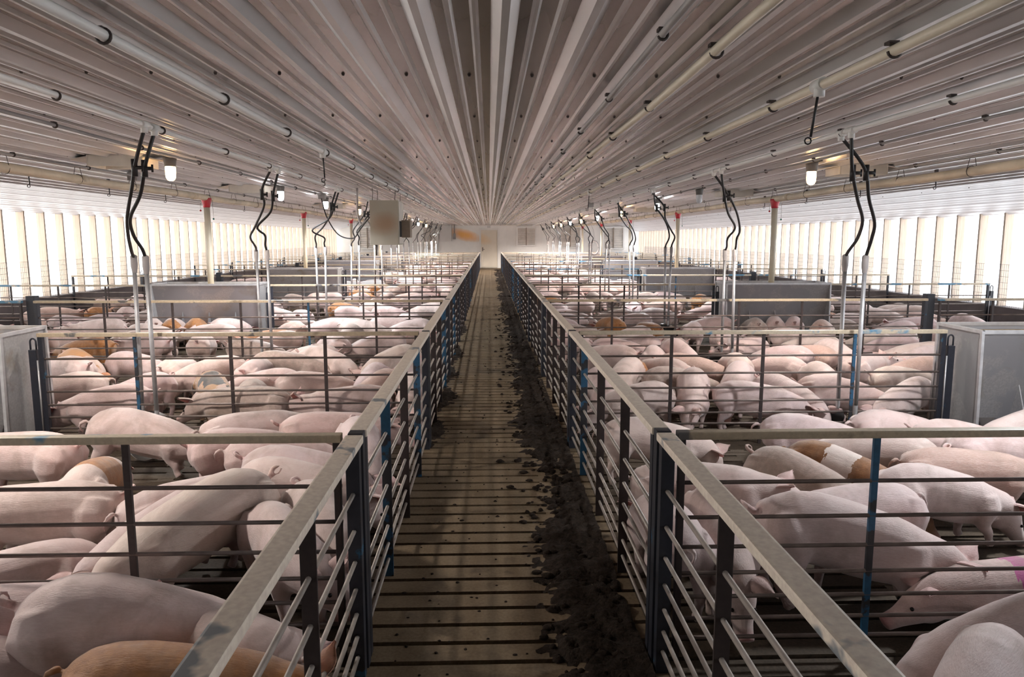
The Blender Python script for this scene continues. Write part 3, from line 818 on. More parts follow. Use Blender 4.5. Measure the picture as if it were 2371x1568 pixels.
# coiled hose hanging at the far right
cl = MB()
for q in range(4):
    cl.tube([(.16 * (1 + .05 * q) * math.cos(a * PI / 12), .02 * q, .24 * (1 + .04 * q) * math.sin(a * PI / 12)) for a in range(25)], .026, 7)
t = thing('hose_coil', 'coiled brown hose hanging by the far wall on the right', 'hose', (4.05, 28.3, 1.30))
cl.obj('coil', M['coupler'], t)
MB().tube(bez([(0, .03, .24), (-.05, .03, .7), (-.28, 0, 1.1)], 20), .009, 6).obj('hanging_cord', M['coupler'], t)
PIGS=[
 (0, -1.171, 2.337, 1, 0.96, 'd', -10, 'p', 'very large pink pig broadside in the left foreground, tail to the left'),
 (0, -0.95, 2.071, -5, 0.84, 'L', -5, 'o', 'orange pig in the bottom left corner poking its pale snout through the aisle bars'),
 (0, -1.697, 2.192, 10, 0.84, 'd', -20, 'p', 'pink pig with lowered head cut by the bottom left edge'),
 (0, -1.725, 2.567, 12, 0.84, 'l', -25, 'p', 'pink pig with a pink folded ear behind the very large foreground pig'),
 (0, -0.749, 2.292, 152, 0.84, 'l', 20, 'p', 'pink pig lifting its snout under the pale rail of the front left gate'),
 (0, -0.5, 2.536, 148, 0.84, 'y', 0, 'o', 'brownish orange pig half hidden behind the near left aisle bars'),
 (1, -2.874, 4.514, 172, 0.88, 'l', 0, 'p', 'pink pig with muddy belly at the left edge above the gate rail'),
 (1, -2.206, 4.02, 102, 0.84, 'd', 10, 'b', 'white pig with a broad orange band facing away near the left edge'),
 (1, -2.378, 5.003, -2, 0.88, 'd', -15, 'p', 'pink pig broadside rooting with lowered head beside the steel bowl, left side'),
 (1, -1.529, 4.631, 31, 0.84, 'd', 0, 'p', 'pink pig seen from behind, hind legs close together, beyond the front left gate'),
 (1, -1.638, 4.909, 36, 0.84, 'l', 0, 'p', 'dusty pink pig behind the one with hind legs close together'),
 (1, -2.035, 3.405, -176, 0.88, 'l', 0, 'p', 'pink pig with a curled tail seen in profile at the left edge'),
 (1, -1.349, 3.318, -125, 0.84, 'd', 10, 'p', 'pale pink pig with lowered head behind the first left upright'),
 (1, -1.137, 2.985, -125, 0.96, 'd', 0, 'p', 'large pale pig bending down in the middle of the second left pen'),
 (1, -1.689, 3.231, -147, 0.84, 'y', 0, 'p', 'pink pig lying with outstretched foreleg below the pig with a curled tail'),
 (1, -1.175, 3.877, 47, 0.84, 'l', 0, 'p', 'white pig seen from behind beside the left aisle rail'),
 (1, -1.127, 4.127, -9, 0.84, 'd', 0, 'p', 'pale pink pig beyond the white pig, left of the aisle rail'),
 (1, -1.127, 4.342, 8, 0.84, 'd', 0, 'p', 'pink pig directly under the front left gate rail beside the corner post'),
 (1, -0.872, 3.142, -58, 0.84, 'l', 30, 'p', 'white pig with a dark eye patch facing the camera behind the sloping left rail'),
 (1, -0.705, 3.288, -62, 0.84, 'd', 0, 'p', 'white pig squeezed behind the navy corner post of the front left gate'),
 (1, -0.727, 4.525, -73, 0.88, 'd', 15, 'p', 'white pig with lowered head against the left aisle bars just past the corner post'),
 (1, -1.02, 3.56, -12, 0.84, 'd', 20, 'p', 'pink pig pushing its pink snout low through the left aisle bars'),
 (1, -1.089, 4.988, 9, 0.84, 'l', 0, 'p', 'rosy pig with a small dark tail under the end of the front left gate'),
 (2, -4.341, 7.516, 159, 0.88, 'd', 0, 'p', 'pink pig facing left next to the left feeder panel'),
 (2, -4.413, 7.958, -40, 0.88, 'd', -25, 'm', 'orange and white pig rooting beside the left feeder panel'),
 (2, -3.841, 6.674, -153, 0.84, 'd', 0, 'p', 'round pink pig below the orange and white one by the feeder panel'),
 (2, -3.17, 6.239, 176, 0.88, 'd', 0, 'p', 'long pink pig stretching left behind the second left gate'),
 (2, -3.041, 5.843, -112, 0.84, 'd', 0, 'p', 'dusty pink pig stretching toward the camera behind the second left gate'),
 (2, -2.785, 7.472, -140, 0.88, 'd', 0, 'p', 'big clean pink pig broadside with its head down left, third left pen'),
 (2, -3.186, 7.595, 87, 0.84, 'd', 0, 'p', 'pink pig seen from behind beside the big clean broadside pig'),
 (2, -2.393, 5.988, -61, 0.88, 'd', -20, 's', 'spotted orange and black pig in the third left pen'),
 (2, -2.062, 6.662, -175, 0.84, 'd', 0, 'p', 'greyish pink pig with an upright tail facing left, third left pen'),
 (2, -1.963, 6.293, 102, 0.84, 'd', 0, 'g', 'muddy rump of a pig before the one with an upright tail'),
 (2, -1.866, 5.775, 175, 0.88, 'l', 0, 'g', 'long tan pig lying its snout left behind the second left gate bars'),
 (2, -1.02, 6.2, -160, 0.84, 'u', -10, 'p', 'pink pig with big pricked ears looking at the camera'),
 (2, -2.117, 7.864, 8, 0.88, 'd', 0, 'g', 'long dusty pig with a brown back stain facing right, third left pen'),
 (2, -2.121, 8.761, 156, 0.84, 'd', 0, 'p', 'clean white pig under the third left gate rail'),
 (3, -1.89, 10.963, -14, 0.88, 'd', 0, 'p', 'very white pig near the aisle, fourth left pen, behind a round bowl'),
 (3, -1.758, 9.354, -154, 0.88, 'd', 0, 'p', 'pale pig with a long back near the aisle, fourth left pen'),
 (3, -1.621, 8.904, 122, 0.88, 'd', 0, 'p', 'pink pig seen from behind, just before the pale pig with a long back'),
 (2, -1.584, 6.669, 19, 0.84, 'd', 0, 'p', 'pink pig with a small tail behind the pig with pricked ears'),
 (2, -1.173, 6.911, -96, 0.84, 'd', 0, 'p', 'white pig facing the camera head down near the aisle, third left pen'),
 (2, -1.092, 5.534, -109, 0.88, 'd', 0, 't', 'tan pig lying low near the left aisle rail'),
 (2, -0.868, 7.127, -105, 0.88, 'd', 0, 'p', 'pink pig behind the left aisle rail, third pen'),
 (2, -0.829, 5.714, -88, 0.88, 'd', 0, 'p', 'white pig pressed to the left aisle bars, third pen'),
 (2, -2.361, 7.243, 93, 0.88, 'l', 0, 'p', 'pink pig looking right across the big clean broadside pig'),
 (2, -1.875, 8.159, -30, 0.88, 'd', 0, 'p', 'pink pig under the third left gate rail beside the bowl'),
 (2, -1.058, 8.056, -132, 0.88, 'd', 0, 'p', 'long pale pig beside the aisle at the third left gate'),
 (0, 1.748, 2.251, -171, 0.84, 'd', 15, 'p', 'big pink pig with lowered head at the right edge, front right pen'),
 (0, 1.447, 1.978, -135, 0.84, 'd', 0, 'p', 'white pig rump in the bottom right corner'),
 (1, 0.996, 4.812, -6, 0.84, 'd', -10, 'p', 'pink pig head down behind the navy corner post of the front right gate'),
 (1, 1.068, 3.764, -7, 0.88, 'L', -5, 'p', 'pink pig in profile facing right with raised head behind the right aisle rail'),
 (1, 1.766, 3.949, -62, 0.84, 'd', -10, 'g', 'spotted dusty pig with a small raised tail, second right pen'),
 (1, 2.069, 4.046, -49, 0.84, 'd', 0, 'k', 'brown pig with a white belt behind the spotted dusty pig'),
 (1, 2.351, 3.736, 6, 0.84, 'd', -20, 'p', 'pale pig turning its lowered head to the camera, drooping ears, right side'),
 (1, 1.767, 3.266, -167, 0.88, 'l', 10, 'p', 'pink pig facing left with spread ears behind the blue upright'),
 (1, 1.457, 2.923, -9, 0.96, 'd', -10, 'p', 'largest pink pig bending down in front of the blue upright'),
 (1, 2.098, 2.857, -176, 0.84, 'y', 0, 'p', 'pink pig with a magenta spray mark on its back'),
 (1, 0.923, 3.079, -96, 0.84, 'd', 0, 'p', 'white pig facing the camera with pink ears behind the right aisle bars'),
 (1, 2.197, 4.8, -23, 0.84, 'd', 0, 'p', 'pale pink pig just under the front right gate rail, left of the black bowl'),
 (1, 2.493, 4.483, 150, 0.84, 'd', 0, 'p', 'round white pig rump with a dark tail above the front right gate'),
 (1, 2.903, 4.94, -2, 0.84, 'd', 0, 'p', 'long rosy pig beyond the black bowl on the right'),
 (1, 2.737, 4.037, -9, 0.84, 'l', 0, 't', 'tan pig walking right at the right edge, second right pen'),
 (1, 3.154, 4.611, -20, 0.84, 'd', 0, 'p', 'pink pig behind the steel end of the front right gate rail'),
 (1, 3.224, 4.448, -2, 0.88, 'd', 0, 'p', 'pink pig along the right edge at the front right gate'),
 (1, 3.753, 4.946, -163, 0.84, 'd', 0, 'p', 'round pink pig beside the right feeder hopper'),
 (1, 0.757, 3.177, 90, 0.88, 'd', 0, 'p', 'pink pig low behind the right aisle bars near the corner post'),
 (2, 1.928, 6.626, 4, 0.84, 'd', 0, 'g', 'grey backed pig broadside in the third right pen'),
 (2, 1.776, 5.67, -106, 0.88, 'd', -15, 'p', 'white pig facing the camera with lowered face, third right pen'),
 (2, 2.135, 5.62, -15, 0.84, 'd', 0, 'p', 'long pink pig stretching right behind the second right gate'),
 (2, 2.505, 5.612, -68, 0.84, 'd', 0, 'p', 'pink pig heading down to the black bowl, third right pen'),
 (2, 3.175, 6.781, -91, 0.88, 'd', -10, 'p', 'pink pig coming to the camera with dark snout beside the right steel pipes'),
 (2, 3.916, 7.419, 39, 0.88, 'u', -20, 'p', 'pink pig with raised head and pricked ears by the right steel pipes'),
 (2, 3.977, 6.771, -2, 0.84, 'd', 0, 'p', 'white pig with upright tail next to the right feeder panel'),
 (2, 3.557, 6.001, -148, 0.84, 'd', 0, 'p', 'pink pig facing left below the white pig by the right feeder panel'),
 (2, 3.114, 5.525, -19, 0.84, 'd', 0, 'p', 'rosy pig stretched low behind the right black upright'),
 (2, 1.875, 7.433, 126, 0.84, 'd', 0, 'p', 'pink pig seen from behind next to the grey backed pig'),
 (2, 1.455, 7.214, -118, 0.88, 'd', 0, 'r', 'white pig with an orange rump patch near the right aisle rail'),
 (2, 1.885, 8.758, 73, 0.88, 'd', 0, 'p', 'white rump facing the camera behind the orange patched pig'),
 (2, 2.17, 8.312, -78, 0.88, 'd', 0, 'p', 'pink pig bending right under the third right gate'),
 (3, 3.003, 10.595, 73, 0.88, 'd', 0, 'p', 'narrow white pig seen from behind in the middle of the third right gate'),
 (2, 2.417, 6.74, -116, 0.88, 'd', 0, 'p', 'white pig facing the camera left of the first bar of the second right gate'),
 (2, 2.514, 7.647, 86, 0.84, 'd', 0, 'p', 'rounded pink rump before the third right gate'),
 (2, 2.204, 7.536, -14, 0.84, 'd', 0, 't', 'tan pig between two pink rumps, third right pen'),
 (2, 3.389, 8.228, 130, 0.84, 'd', 0, 'p', 'pink rump left of the right steel pipes'),
 (2, 3.707, 8.324, 122, 0.84, 'd', 0, 't', 'tan rump behind the pink rump by the right steel pipes'),
 (2, 4.057, 8.319, -80, 0.88, 'd', 0, 'p', 'pale pig bending right behind the right steel pipes'),
 (2, 4.392, 7.354, -172, 0.84, 'd', 0, 't', 'tan pig beside the pale end of the second right gate'),
 (2, 5.127, 8.726, 159, 0.84, 'd', 0, 'p', 'pale rump close to the third right gate post'),
 (2, 4.869, 8.062, -160, 0.84, 'd', 0, 'p', 'white pig between the third right gate post and the feeder'),
 (2, 2.804, 7.518, 128, 0.84, 'd', 0, 'p', 'pink pig seen from behind at the first bar of the second right gate'),
 (2, 1.42, 8.766, 144, 0.84, 'd', 0, 'p', 'pink pig in profile with tail right near the right aisle rail'),
 (2, 1.18, 6.188, -161, 0.84, 'd', 0, 'p', 'pink pig with long back against the right aisle bars, third pen'),
 (2, 1.023, 6.311, -88, 0.88, 'd', 0, 'p', 'pink pig behind the right aisle uprights, third pen'),
 (3, -4.805, 11.494, 102, 0.88, 'd', 0, 'r2', 'white pig with an orange rump eating at the second left feeder'),
 (3, -4.454, 11.424, 103, 0.88, 'd', 0, 'o', 'orange pig eating at the second left feeder'),
 (3, -3.97, 11.274, 65, 0.88, 'd', 0, 'p', 'pink pig with a brown tail eating at the second left feeder'),
 (3, -5.124, 11.474, 117, 0.88, 'd', 0, 'p', 'round pink pig at the left end of the second left feeder'),
 (3, 4.448, 11.265, 71, 0.88, 'd', 0, 'p', 'white pig eating at the second right feeder, second from its left end'),
 (3, 4.737, 11.196, 68, 0.88, 'd', 0, 'p', 'white pig facing the middle of the second right feeder'),
 (3, 4.046, 11.026, 84, 0.88, 'd', 0, 'g', 'dusty pig at the left end of the second right feeder'),
 (3, 4.934, 10.641, 56, 0.88, 'd', 0, 't', 'tan pig at the right end of the second right feeder'),
 (3, 1.877, 11.472, 105, 0.88, 'd', 0, 'o2', 'orange backed pig near the aisle, fourth right pen'),
]
# ------------------------------------------------------------------ pig materials
def mk_skin(kind):
    m, nt, b, N, L = new_mat('pig_coat_' + kind)
    v = objvec(nt)
    oi = N.new('ShaderNodeObjectInfo')
    def attr(n):
        a = N.new('ShaderNodeAttribute'); a.attribute_name = n; return a.outputs['Fac']
    f = noise_tex(nt, 9, 4, .6, v); f2 = noise_tex(nt, 4.2, 5, .65, v, .5); f3 = noise_tex(nt, 26, 3, .6, v)
    h = noise_tex(nt, 30, 4, .7, objvec(nt, (1.2, 6, 6)))
    base = mixc(nt, ramp(nt, h, [(.42, (0, 0, 0)), (.68, (.40, .40, .40))]), oi.outputs['Color'], (.86, .74, .70))
    c = mixc(nt, ramp(nt, f, [(.35, (0, 0, 0)), (.7, (.4, .4, .4))]), base, (.66, .45, .41))
    coat = None
    if kind != 'pink':
        u = attr('u')
        uu = mth(nt, 'ADD', u, mth(nt, 'MULTIPLY', mth(nt, 'SUBTRACT', f2, .5), .22))
        def band(lo, hi): return mth(nt, 'MULTIPLY', mth(nt, 'GREATER_THAN', uu, lo), mth(nt, 'LESS_THAN', uu, hi))
        og = ramp(nt, f3, [(.3, (.34, .125, .030)), (.75, (.52, .23, .075))])
        if kind == 'orange': c = mixc(nt, mth(nt, 'LESS_THAN', uu, 1.06), c, og)
        elif kind == 'belted': c = mixc(nt, band(.28, .74), c, og)
        elif kind == 'whitebelt':
            k = mth(nt, 'SUBTRACT', 1., band(.40, .66)); c = mixc(nt, k, c, ramp(nt, f3, [(.3, (.20, .085, .030)), (.75, (.34, .15, .06))]))
        elif kind == 'rump': c = mixc(nt, mth(nt, 'MULTIPLY', mth(nt, 'LESS_THAN', uu, .20), attr('upper')), c, og)
        elif kind == 'mixed': c = mixc(nt, mth(nt, 'MAXIMUM', mth(nt, 'MULTIPLY', band(.0, .72), attr('upper')), band(.98, 1.6)), c, (.62, .30, .11))
        elif kind == 'spotted':
            c = mixc(nt, mth(nt, 'GREATER_THAN', f2, .42), c, (.50, .28, .14))
            c = mixc(nt, mth(nt, 'MULTIPLY', mth(nt, 'GREATER_THAN', noise_tex(nt, 4.4, 2, .5, v), .54), mth(nt, 'GREATER_THAN', attr('upper'), .2)), c, (.022, .02, .022))
        elif kind == 'spray':
            c = mixc(nt, mth(nt, 'MULTIPLY', band(.52, .62), attr('upper')), c, (.62, .10, .34))
    c = mixc(nt, mth(nt, 'MULTIPLY', attr('pink'), .8), c, (.70, .27, .26))
    # dried dirt smears; feet are muddy
    d = ramp(nt, f2, [(.47, (0, 0, 0)), (.72, (1, 1, 1))])
    d = mth(nt, 'MULTIPLY', d, .55 if kind != 'grey' else .95)
    c = mixc(nt, d, c, (.30, .205, .15))
    if kind == 'grey': c = mixc(nt, mth(nt, 'MULTIPLY', attr('upper'), ramp(nt, f3, [(.3, (.25,) * 3), (.7, (.75,) * 3)])), c, (.34, .27, .22))
    mud = mth(nt, 'MULTIPLY', attr('foot'), ramp(nt, f3, [(.3, (.25,) * 3), (.65, (.8,) * 3)]))
    c = mixc(nt, mud, c, (.14, .095, .07))
    L.new(c, b.inputs['Base Color'])
    b.inputs['Roughness'].default_value = .52
    b.inputs['Specular IOR Level'].default_value = .35
    b.inputs['Sheen Weight'].default_value = .4; b.inputs['Sheen Roughness'].default_value = .45
    b.inputs['Subsurface Weight'].default_value = 0
    bp = N.new('ShaderNodeBump'); bp.inputs['Strength'].default_value = .35; bp.inputs['Distance'].default_value = .012
    L.new(h, bp.inputs['Height']); L.new(bp.outputs[0], b.inputs['Normal'])
    return m
SK = {k: mk_skin(k) for k in ('pink', 'orange', 'belted', 'whitebelt', 'rump', 'mixed', 'spotted', 'grey', 'spray')}
M['eye'] = simple('dark_eye', (.015, .01, .01), .15, 0, .1)
M['nostril'] = simple('nostril', (.10, .03, .03), .6, 0, .1)
M['innerear'] = simple('pink_inner_ear', (.66, .28, .25), .6, 0, .15)

# ------------------------------------------------------------------ pig body
ST = np.array([  # s, top, bottom, half width
 (-.402, .385, .365, .012), (-.392, .43, .31, .055), (-.365, .462, .262, .092), (-.31, .497, .225, .124), (-.22, .521, .198, .141), (-.10, .530, .186, .140),
 (.03, .522, .172, .141), (.14, .514, .176, .140), (.23, .508, .190, .143), (.31, .494, .212, .132), (.375, .472, .238, .116)])
HS = [  # t along the head, half height, half width, drop of the centre
 (.075, .110, .098, 0), (.13, .098, .090, .002), (.185, .085, .080, .006), (.235, .066, .064, .012), (.285, .050, .050, .016), (.33, .043, .046, .016), (.358, .041, .048, .014), (.366, .036, .043, .014)]

def ring(c, rt, up, hw, hh, n=20, e=2.25, belly=1.0):
    out = []
    for j in range(n):
        a = 2 * PI * j / n
        ca, sa = math.cos(a), math.sin(a)
        x = math.copysign(abs(ca) ** (2 / e), ca) * hw; y = math.copysign(abs(sa) ** (2 / e), sa) * hh
        if sa > 0: x *= 1 - .16 * sa * sa
        out.append(c + rt * x + up * y)
    return out

def pig_mesh(name, hp=25, hy=0, bend=0, vox=.0115, legs=(0, 0, 0, 0), fat=1.0, lying=False, ears=0.6, tail=0, droop=0.):
    n = 20
    zo = -.150 if lying else 0
    # spine in plan, bending sideways
    def spine(s):
        k = math.radians(bend) / .78
        if abs(k) < 1e-6: return Vector((s, 0, 0)), Vector((1, 0, 0))
        th = k * s
        return Vector((math.sin(th) / k, (1 - math.cos(th)) / k, 0)), Vector((math.cos(th), math.sin(th), 0))
    Z = Vector((0, 0, 1))
    dr = lambda s: -droop * max(0., min(1., (s + .22) / .58)) ** 1.3 + (.012 * math.cos((s + .12) * 4.5) if droop else 0)
    mb = MB()
    def loft(rings):
        vs = [p for r in rings for p in r]; k = len(rings); m = len(rings[0])
        fs = [(i * m + j, i * m + (j + 1) % m, (i + 1) * m + (j + 1) % m, (i + 1) * m + j) for i in range(k - 1) for j in range(m)]
        fs += [tuple(reversed(range(m))), tuple((k - 1) * m + j for j in range(m))]
        mb.add(vs, fs)
    rings = []
    for s, tp, bt, hw in ST:
        c, f = spine(s); rt = f.cross(Z)
        bt2 = bt - (fat - 1) * .1
        rings.append(ring(c + Z * ((tp + bt2) / 2 + zo + dr(s)), rt, Z, hw * fat, (tp - bt2) / 2, n))
    # neck and head follow a curve that turns from the trunk to the head direction
    c0, f0 = spine(.375)
    yw = math.radians(bend * .5 + hy)
    pos = c0 + Z * (.355 + zo + dr(.375)); prev_t = 0.
    yaw0 = math.atan2(f0.y, f0.x)
    head_frames = []
    for t, hh, hw, drop in HS:
        q = min(1., t / .20)
        q = q * q * (3 - 2 * q)
        pitch = math.radians(-hp * (.25 + .75 * q)); ya = yaw0 + yw * q
        d = Vector((math.cos(pitch) * math.cos(ya), math.cos(pitch) * math.sin(ya), math.sin(pitch)))
        pos = pos + d * (t - prev_t); prev_t = t
        rt = Vector((math.sin(ya), -math.cos(ya), 0)); up = rt.cross(d)
        head_frames.append((t, pos.copy(), d, rt, up))
        rings.append(ring(pos - up * drop, rt, up, hw, hh, n, 2.1))
    loft(rings)
    # jowl
    def blob(c, r, rot=None):
        rr = []
        for i in range(9):
            a = PI * i / 8
            rad = max(.02, math.sin(a))
            rr.append([Vector((c[0] + r[0] * math.cos(a), c[1] + r[1] * rad * math.cos(2 * PI * j / 12), c[2] + r[2] * rad * math.sin(2 * PI * j / 12))) for j in range(12)])
        loft(rr)
    t_, p_, d_, r_, u_ = head_frames[1]
    blob(p_ - u_ * .045, (.10, .078, .07))
    # hams and shoulders, legs
    def limb(pts, rad):
        m2 = 10; rr = []
        P = [Vector(p) for p in pts]
        for i, p in enumerate(P):
            t = (P[min(i + 1, len(P) - 1)] - P[max(i - 1, 0)]).normalized()
            a = Vector((0, 1, 0)); a = (a - t * a.dot(t)).normalized(); b = t.cross(a)
            rx, ry = rad[i] if isinstance(rad[i], tuple) else (rad[i], rad[i])
            rr.append([p + b * rx * math.cos(2 * PI * j / m2) + a * ry * math.sin(2 * PI * j / m2) for j in range(m2)])
        loft(rr)
    feet = []
    def place(s, y, pts):
        c, f = spine(s); rt = Vector((f.y, -f.x, 0))
        return [c + f * p[0] + rt * (y * p[1]) + Z * (p[2]) for p in pts]
    for i, sg in enumerate((-1, 1)):
        w = legs[i]; 
        if not lying:
            kf = 1 + dr(.275) / .40
            P = place(.275, sg, [(-.005, .082, .41), (.0, .106, .31), (-.012, .100, .235), (-.018 + w * .4, .092, .165), (.004 + w * .75, .090, .105), (.0 + w, .088, .045), (.012 + w, .088, .018), (.020 + w, .088, .0)])
            P = [Vector((p.x, p.y, p.z * kf)) for p in P]
            limb(P, [(.085, .055), (.095, .064), (.066, .052), (.042, .038), (.031, .029), (.024, .023), (.029, .027), (.030, .028)])
            feet.append(P[-1])
        else:
            P = place(.27, sg, [(0, .08, .25), (.0, .125, .14), (-.03, .135, .065), (.06, .135, .035), (.14, .12, .025), (.19, .115, .02)])
            limb(P, [(.075, .05), (.07, .055), (.05, .045), (.032, .03), (.026, .024), (.02, .018)])
        w = legs[2 + i]
        if not lying:
            P = place(-.29, sg, [(.0, .066, .44), (.01, .103, .37), (.035, .110, .28), (.030 + w * .2, .102, .215), (-.020 + w * .5, .096, .155), (-.035 + w * .75, .093, .110), (-.018 + w, .092, .045), (-.004 + w, .092, .018), (.006 + w, .092, .0)])
            limb(P, [(.085, .06), (.112, .072), (.100, .064), (.070, .050), (.041, .036), (.030, .028), (.024, .023), (.029, .027), (.030, .028)])
            feet.append(P[-1])
        else:
            P = place(-.27, sg, [(0, .07, .29), (.03, .125, .18), (.08, .145, .10), (.03, .155, .05), (.10, .155, .03), (.16, .15, .022)])
            limb(P, [(.09, .055), (.105, .07), (.08, .06), (.042, .036), (.027, .025), (.02, .018)])
    # tail
    c, f = spine(-.398)
    tp = []
    for i in range(9):
        a = i / 8
        if tail == 0: tp.append(c + Z * (.43 + zo - .10 * a * a - .0) - f * (.015 + .055 * math.sin(a * 2.2)) + f.cross(Z) * .02 * math.sin(a * 4))
        else: tp.append(c + Z * (.435 + zo + .035 * math.sin(a * 3.5) + .02 * a) - f * (.01 + .05 * math.sin(a * 2.8)) + f.cross(Z) * (.03 * math.sin(a * 6)))
    limb(tp, [.018 - .011 * i / 8 for i in range(9)])
    # one skin over everything
    tmp = bpy.data.meshes.new('tmp'); tmp.from_pydata([tuple(v) for v in mb.v], [], mb.f)
    bm = bmesh.new(); bm.from_mesh(tmp); bmesh.ops.recalc_face_normals(bm, faces=bm.faces); bm.to_mesh(tmp); bm.free()
    ob = bpy.data.objects.new('tmp', tmp); COL.objects.link(ob)
    rm = ob.modifiers.new('r', 'REMESH'); rm.mode = 'VOXEL'; rm.voxel_size = vox
    sm = ob.modifiers.new('s', 'SMOOTH'); sm.factor = .5; sm.iterations = int(round(.055 / vox))
    dg = bpy.context.evaluated_depsgraph_get(); dg.update()
    em = ob.evaluated_get(dg).to_mesh()
    nv = len(em.vertices); co = np.empty(nv * 3, np.float32); em.vertices.foreach_get('co', co); co = co.reshape(-1, 3).astype(float)
    faces = [list(p.vertices) for p in em.polygons]
    ob.evaluated_get(dg).to_mesh_clear()
    bpy.data.objects.remove(ob); bpy.data.meshes.remove(tmp)
    z0 = co[:, 2].min(); co[:, 2] -= z0
    # creases behind shoulder / before ham are kept by the limbs; attributes
    tip = np.array(head_frames[-1][1]) - np.array([0, 0, z0])
    pink = np.clip(1.3 - np.linalg.norm(co - tip, axis=1) / .055, 0, 1)
    tl = np.array(tp[-1]) - np.array([0, 0, z0])
    pink = np.maximum(pink, .6 * np.clip(1.2 - np.linalg.norm(co - tl, axis=1) / .06, 0, 1))
    ss = np.linspace(-.4, .37, 40); C = np.array([list(spine(s)[0]) for s in ss])
    d2 = ((co[:, None, :2] - C[None, :, :2]) ** 2).sum(-1)
    u = ss[d2.argmin(1)]; u = (u + .4) / .8
    hd = np.array(head_frames[0][1]); hdir = np.array(head_frames[3][2])
    th = (co - hd + np.array([0, 0, z0])) @ hdir
    u = np.where((th > .0) & (u > .9), .97 + th, u)
    upper = np.clip((co[:, 2] - (.24 + zo)) / .10, 0, 1)
    foot = np.clip(1 - co[:, 2] / .16, 0, 1) if not lying else np.clip(.6 - co[:, 2] / .1, 0, 1)
    V = [tuple(v) for v in co]; Fm = [0] * len(faces)
    ex = MB()
    # ears: cupped leaves with thickness
    t_, p_, d_, r_, u_ = head_frames[1]
    off = Vector((0, 0, -z0))
    for sg in (-1, 1):
        root = p_ + off + r_ * (sg * .062) + u_ * .072 - d_ * .005
        ed = (u_ * (.35 + .45 * ears) + r_ * (sg * .75) + d_ * (.75 - .75 * ears)).normalized()
        side = (d_ * .55 - r_ * sg * .35).normalized(); side = (side - ed * side.dot(ed)).normalized(); nr = ed.cross(side) * sg
        nu, nw = 8, 5; G = []
        for i in range(nu + 1):
            a = i / nu; wd = .052 * (math.sin(PI * min(1, .25 + a * .80)) ** .8) * (1 - a ** 3 * .9) + .002
            for j in range(nw + 1):
                b = j / nw * 2 - 1
                G.append(root + ed * (.135 * a - .012) + side * (wd * b) + nr * (.028 * (1 - b * b) * (1 - .5 * a)) - Z * (.05 * a * a * (1 - ears)) )
        ft = [(i * (nw + 1) + j, i * (nw + 1) + j + 1, (i + 1) * (nw + 1) + j + 1, (i + 1) * (nw + 1) + j) for i in range(nu) for j in range(nw)]
        back = [g + nr * .006 for g in G]
        m = len(G)
        ex.add(G, ft, 3, True)
        rim = [i for i in range(nw + 1)] + [i * (nw + 1) + nw for i in range(1, nu + 1)] + [nu * (nw + 1) + j for j in range(nw - 1, -1, -1)] + [i * (nw + 1) for i in range(nu - 1, 0, -1)]
        ex.add(back, [tuple(reversed(q)) for q in ft], 0, True)
        o = len(ex.v) - 2 * m
        for a in range(len(rim)):
            i, j = rim[a], rim[(a + 1) % len(rim)]
            ex.f.append([o + i, o + j, o + m + j, o + m + i]); ex.m.append(0); ex.sm.append(True)
    # eyes and nostrils
    def ball(c, r, mi, sq=None):
        vs = []; n1, n2 = 5, 8
        for i in range(n1 + 1):
            a = PI * i / n1
            for j in range(n2):
                q = 2 * PI * j / n2; p = Vector((math.sin(a) * math.cos(q), math.sin(a) * math.sin(q), math.cos(a))) * r
                if sq is not None: p = p - sq * p.dot(sq) * .55
                vs.append(c + p)
        ex.add(vs, [(i * n2 + j, i * n2 + (j + 1) % n2, (i + 1) * n2 + (j + 1) % n2, (i + 1) * n2 + j) for i in range(n1) for j in range(n2)], mi, True)
    t_, p_, d_, r_, u_ = head_frames[3]
    for sg in (-1, 1): ball(p_ + off + r_ * (sg * .055) + u_ * .030 - d_ * .010, .0105, 1)
    t_, p_, d_, r_, u_ = head_frames[-1]
    for sg in (-1, 1): ball(p_ + off + r_ * (sg * .016) - u_ * .012 - d_ * .004, .0085, 2, d_)
    nb = len(V)
    V += [tuple(v) for v in ex.v]; faces += [[i + nb for i in f] for f in ex.f]; Fm += ex.m
    me = bpy.data.meshes.new(name); me.from_pydata(V, [], faces)
    for k in (SK['pink'], M['eye'], M['nostril'], M['innerear']): me.materials.append(k)
    me.polygons.foreach_set('material_index', Fm); me.polygons.foreach_set('use_smooth', [True] * len(faces))
    for nm, arr, dv in (('pink', pink, .35), ('u', u, .99), ('upper', upper, 1.), ('foot', foot, 0.)):
        at = me.attributes.new(nm, 'FLOAT', 'POINT')
        at.data.foreach_set('value', np.concatenate([arr, np.full(len(ex.v), dv)]).astype(np.float32))
    me.update()
    return me

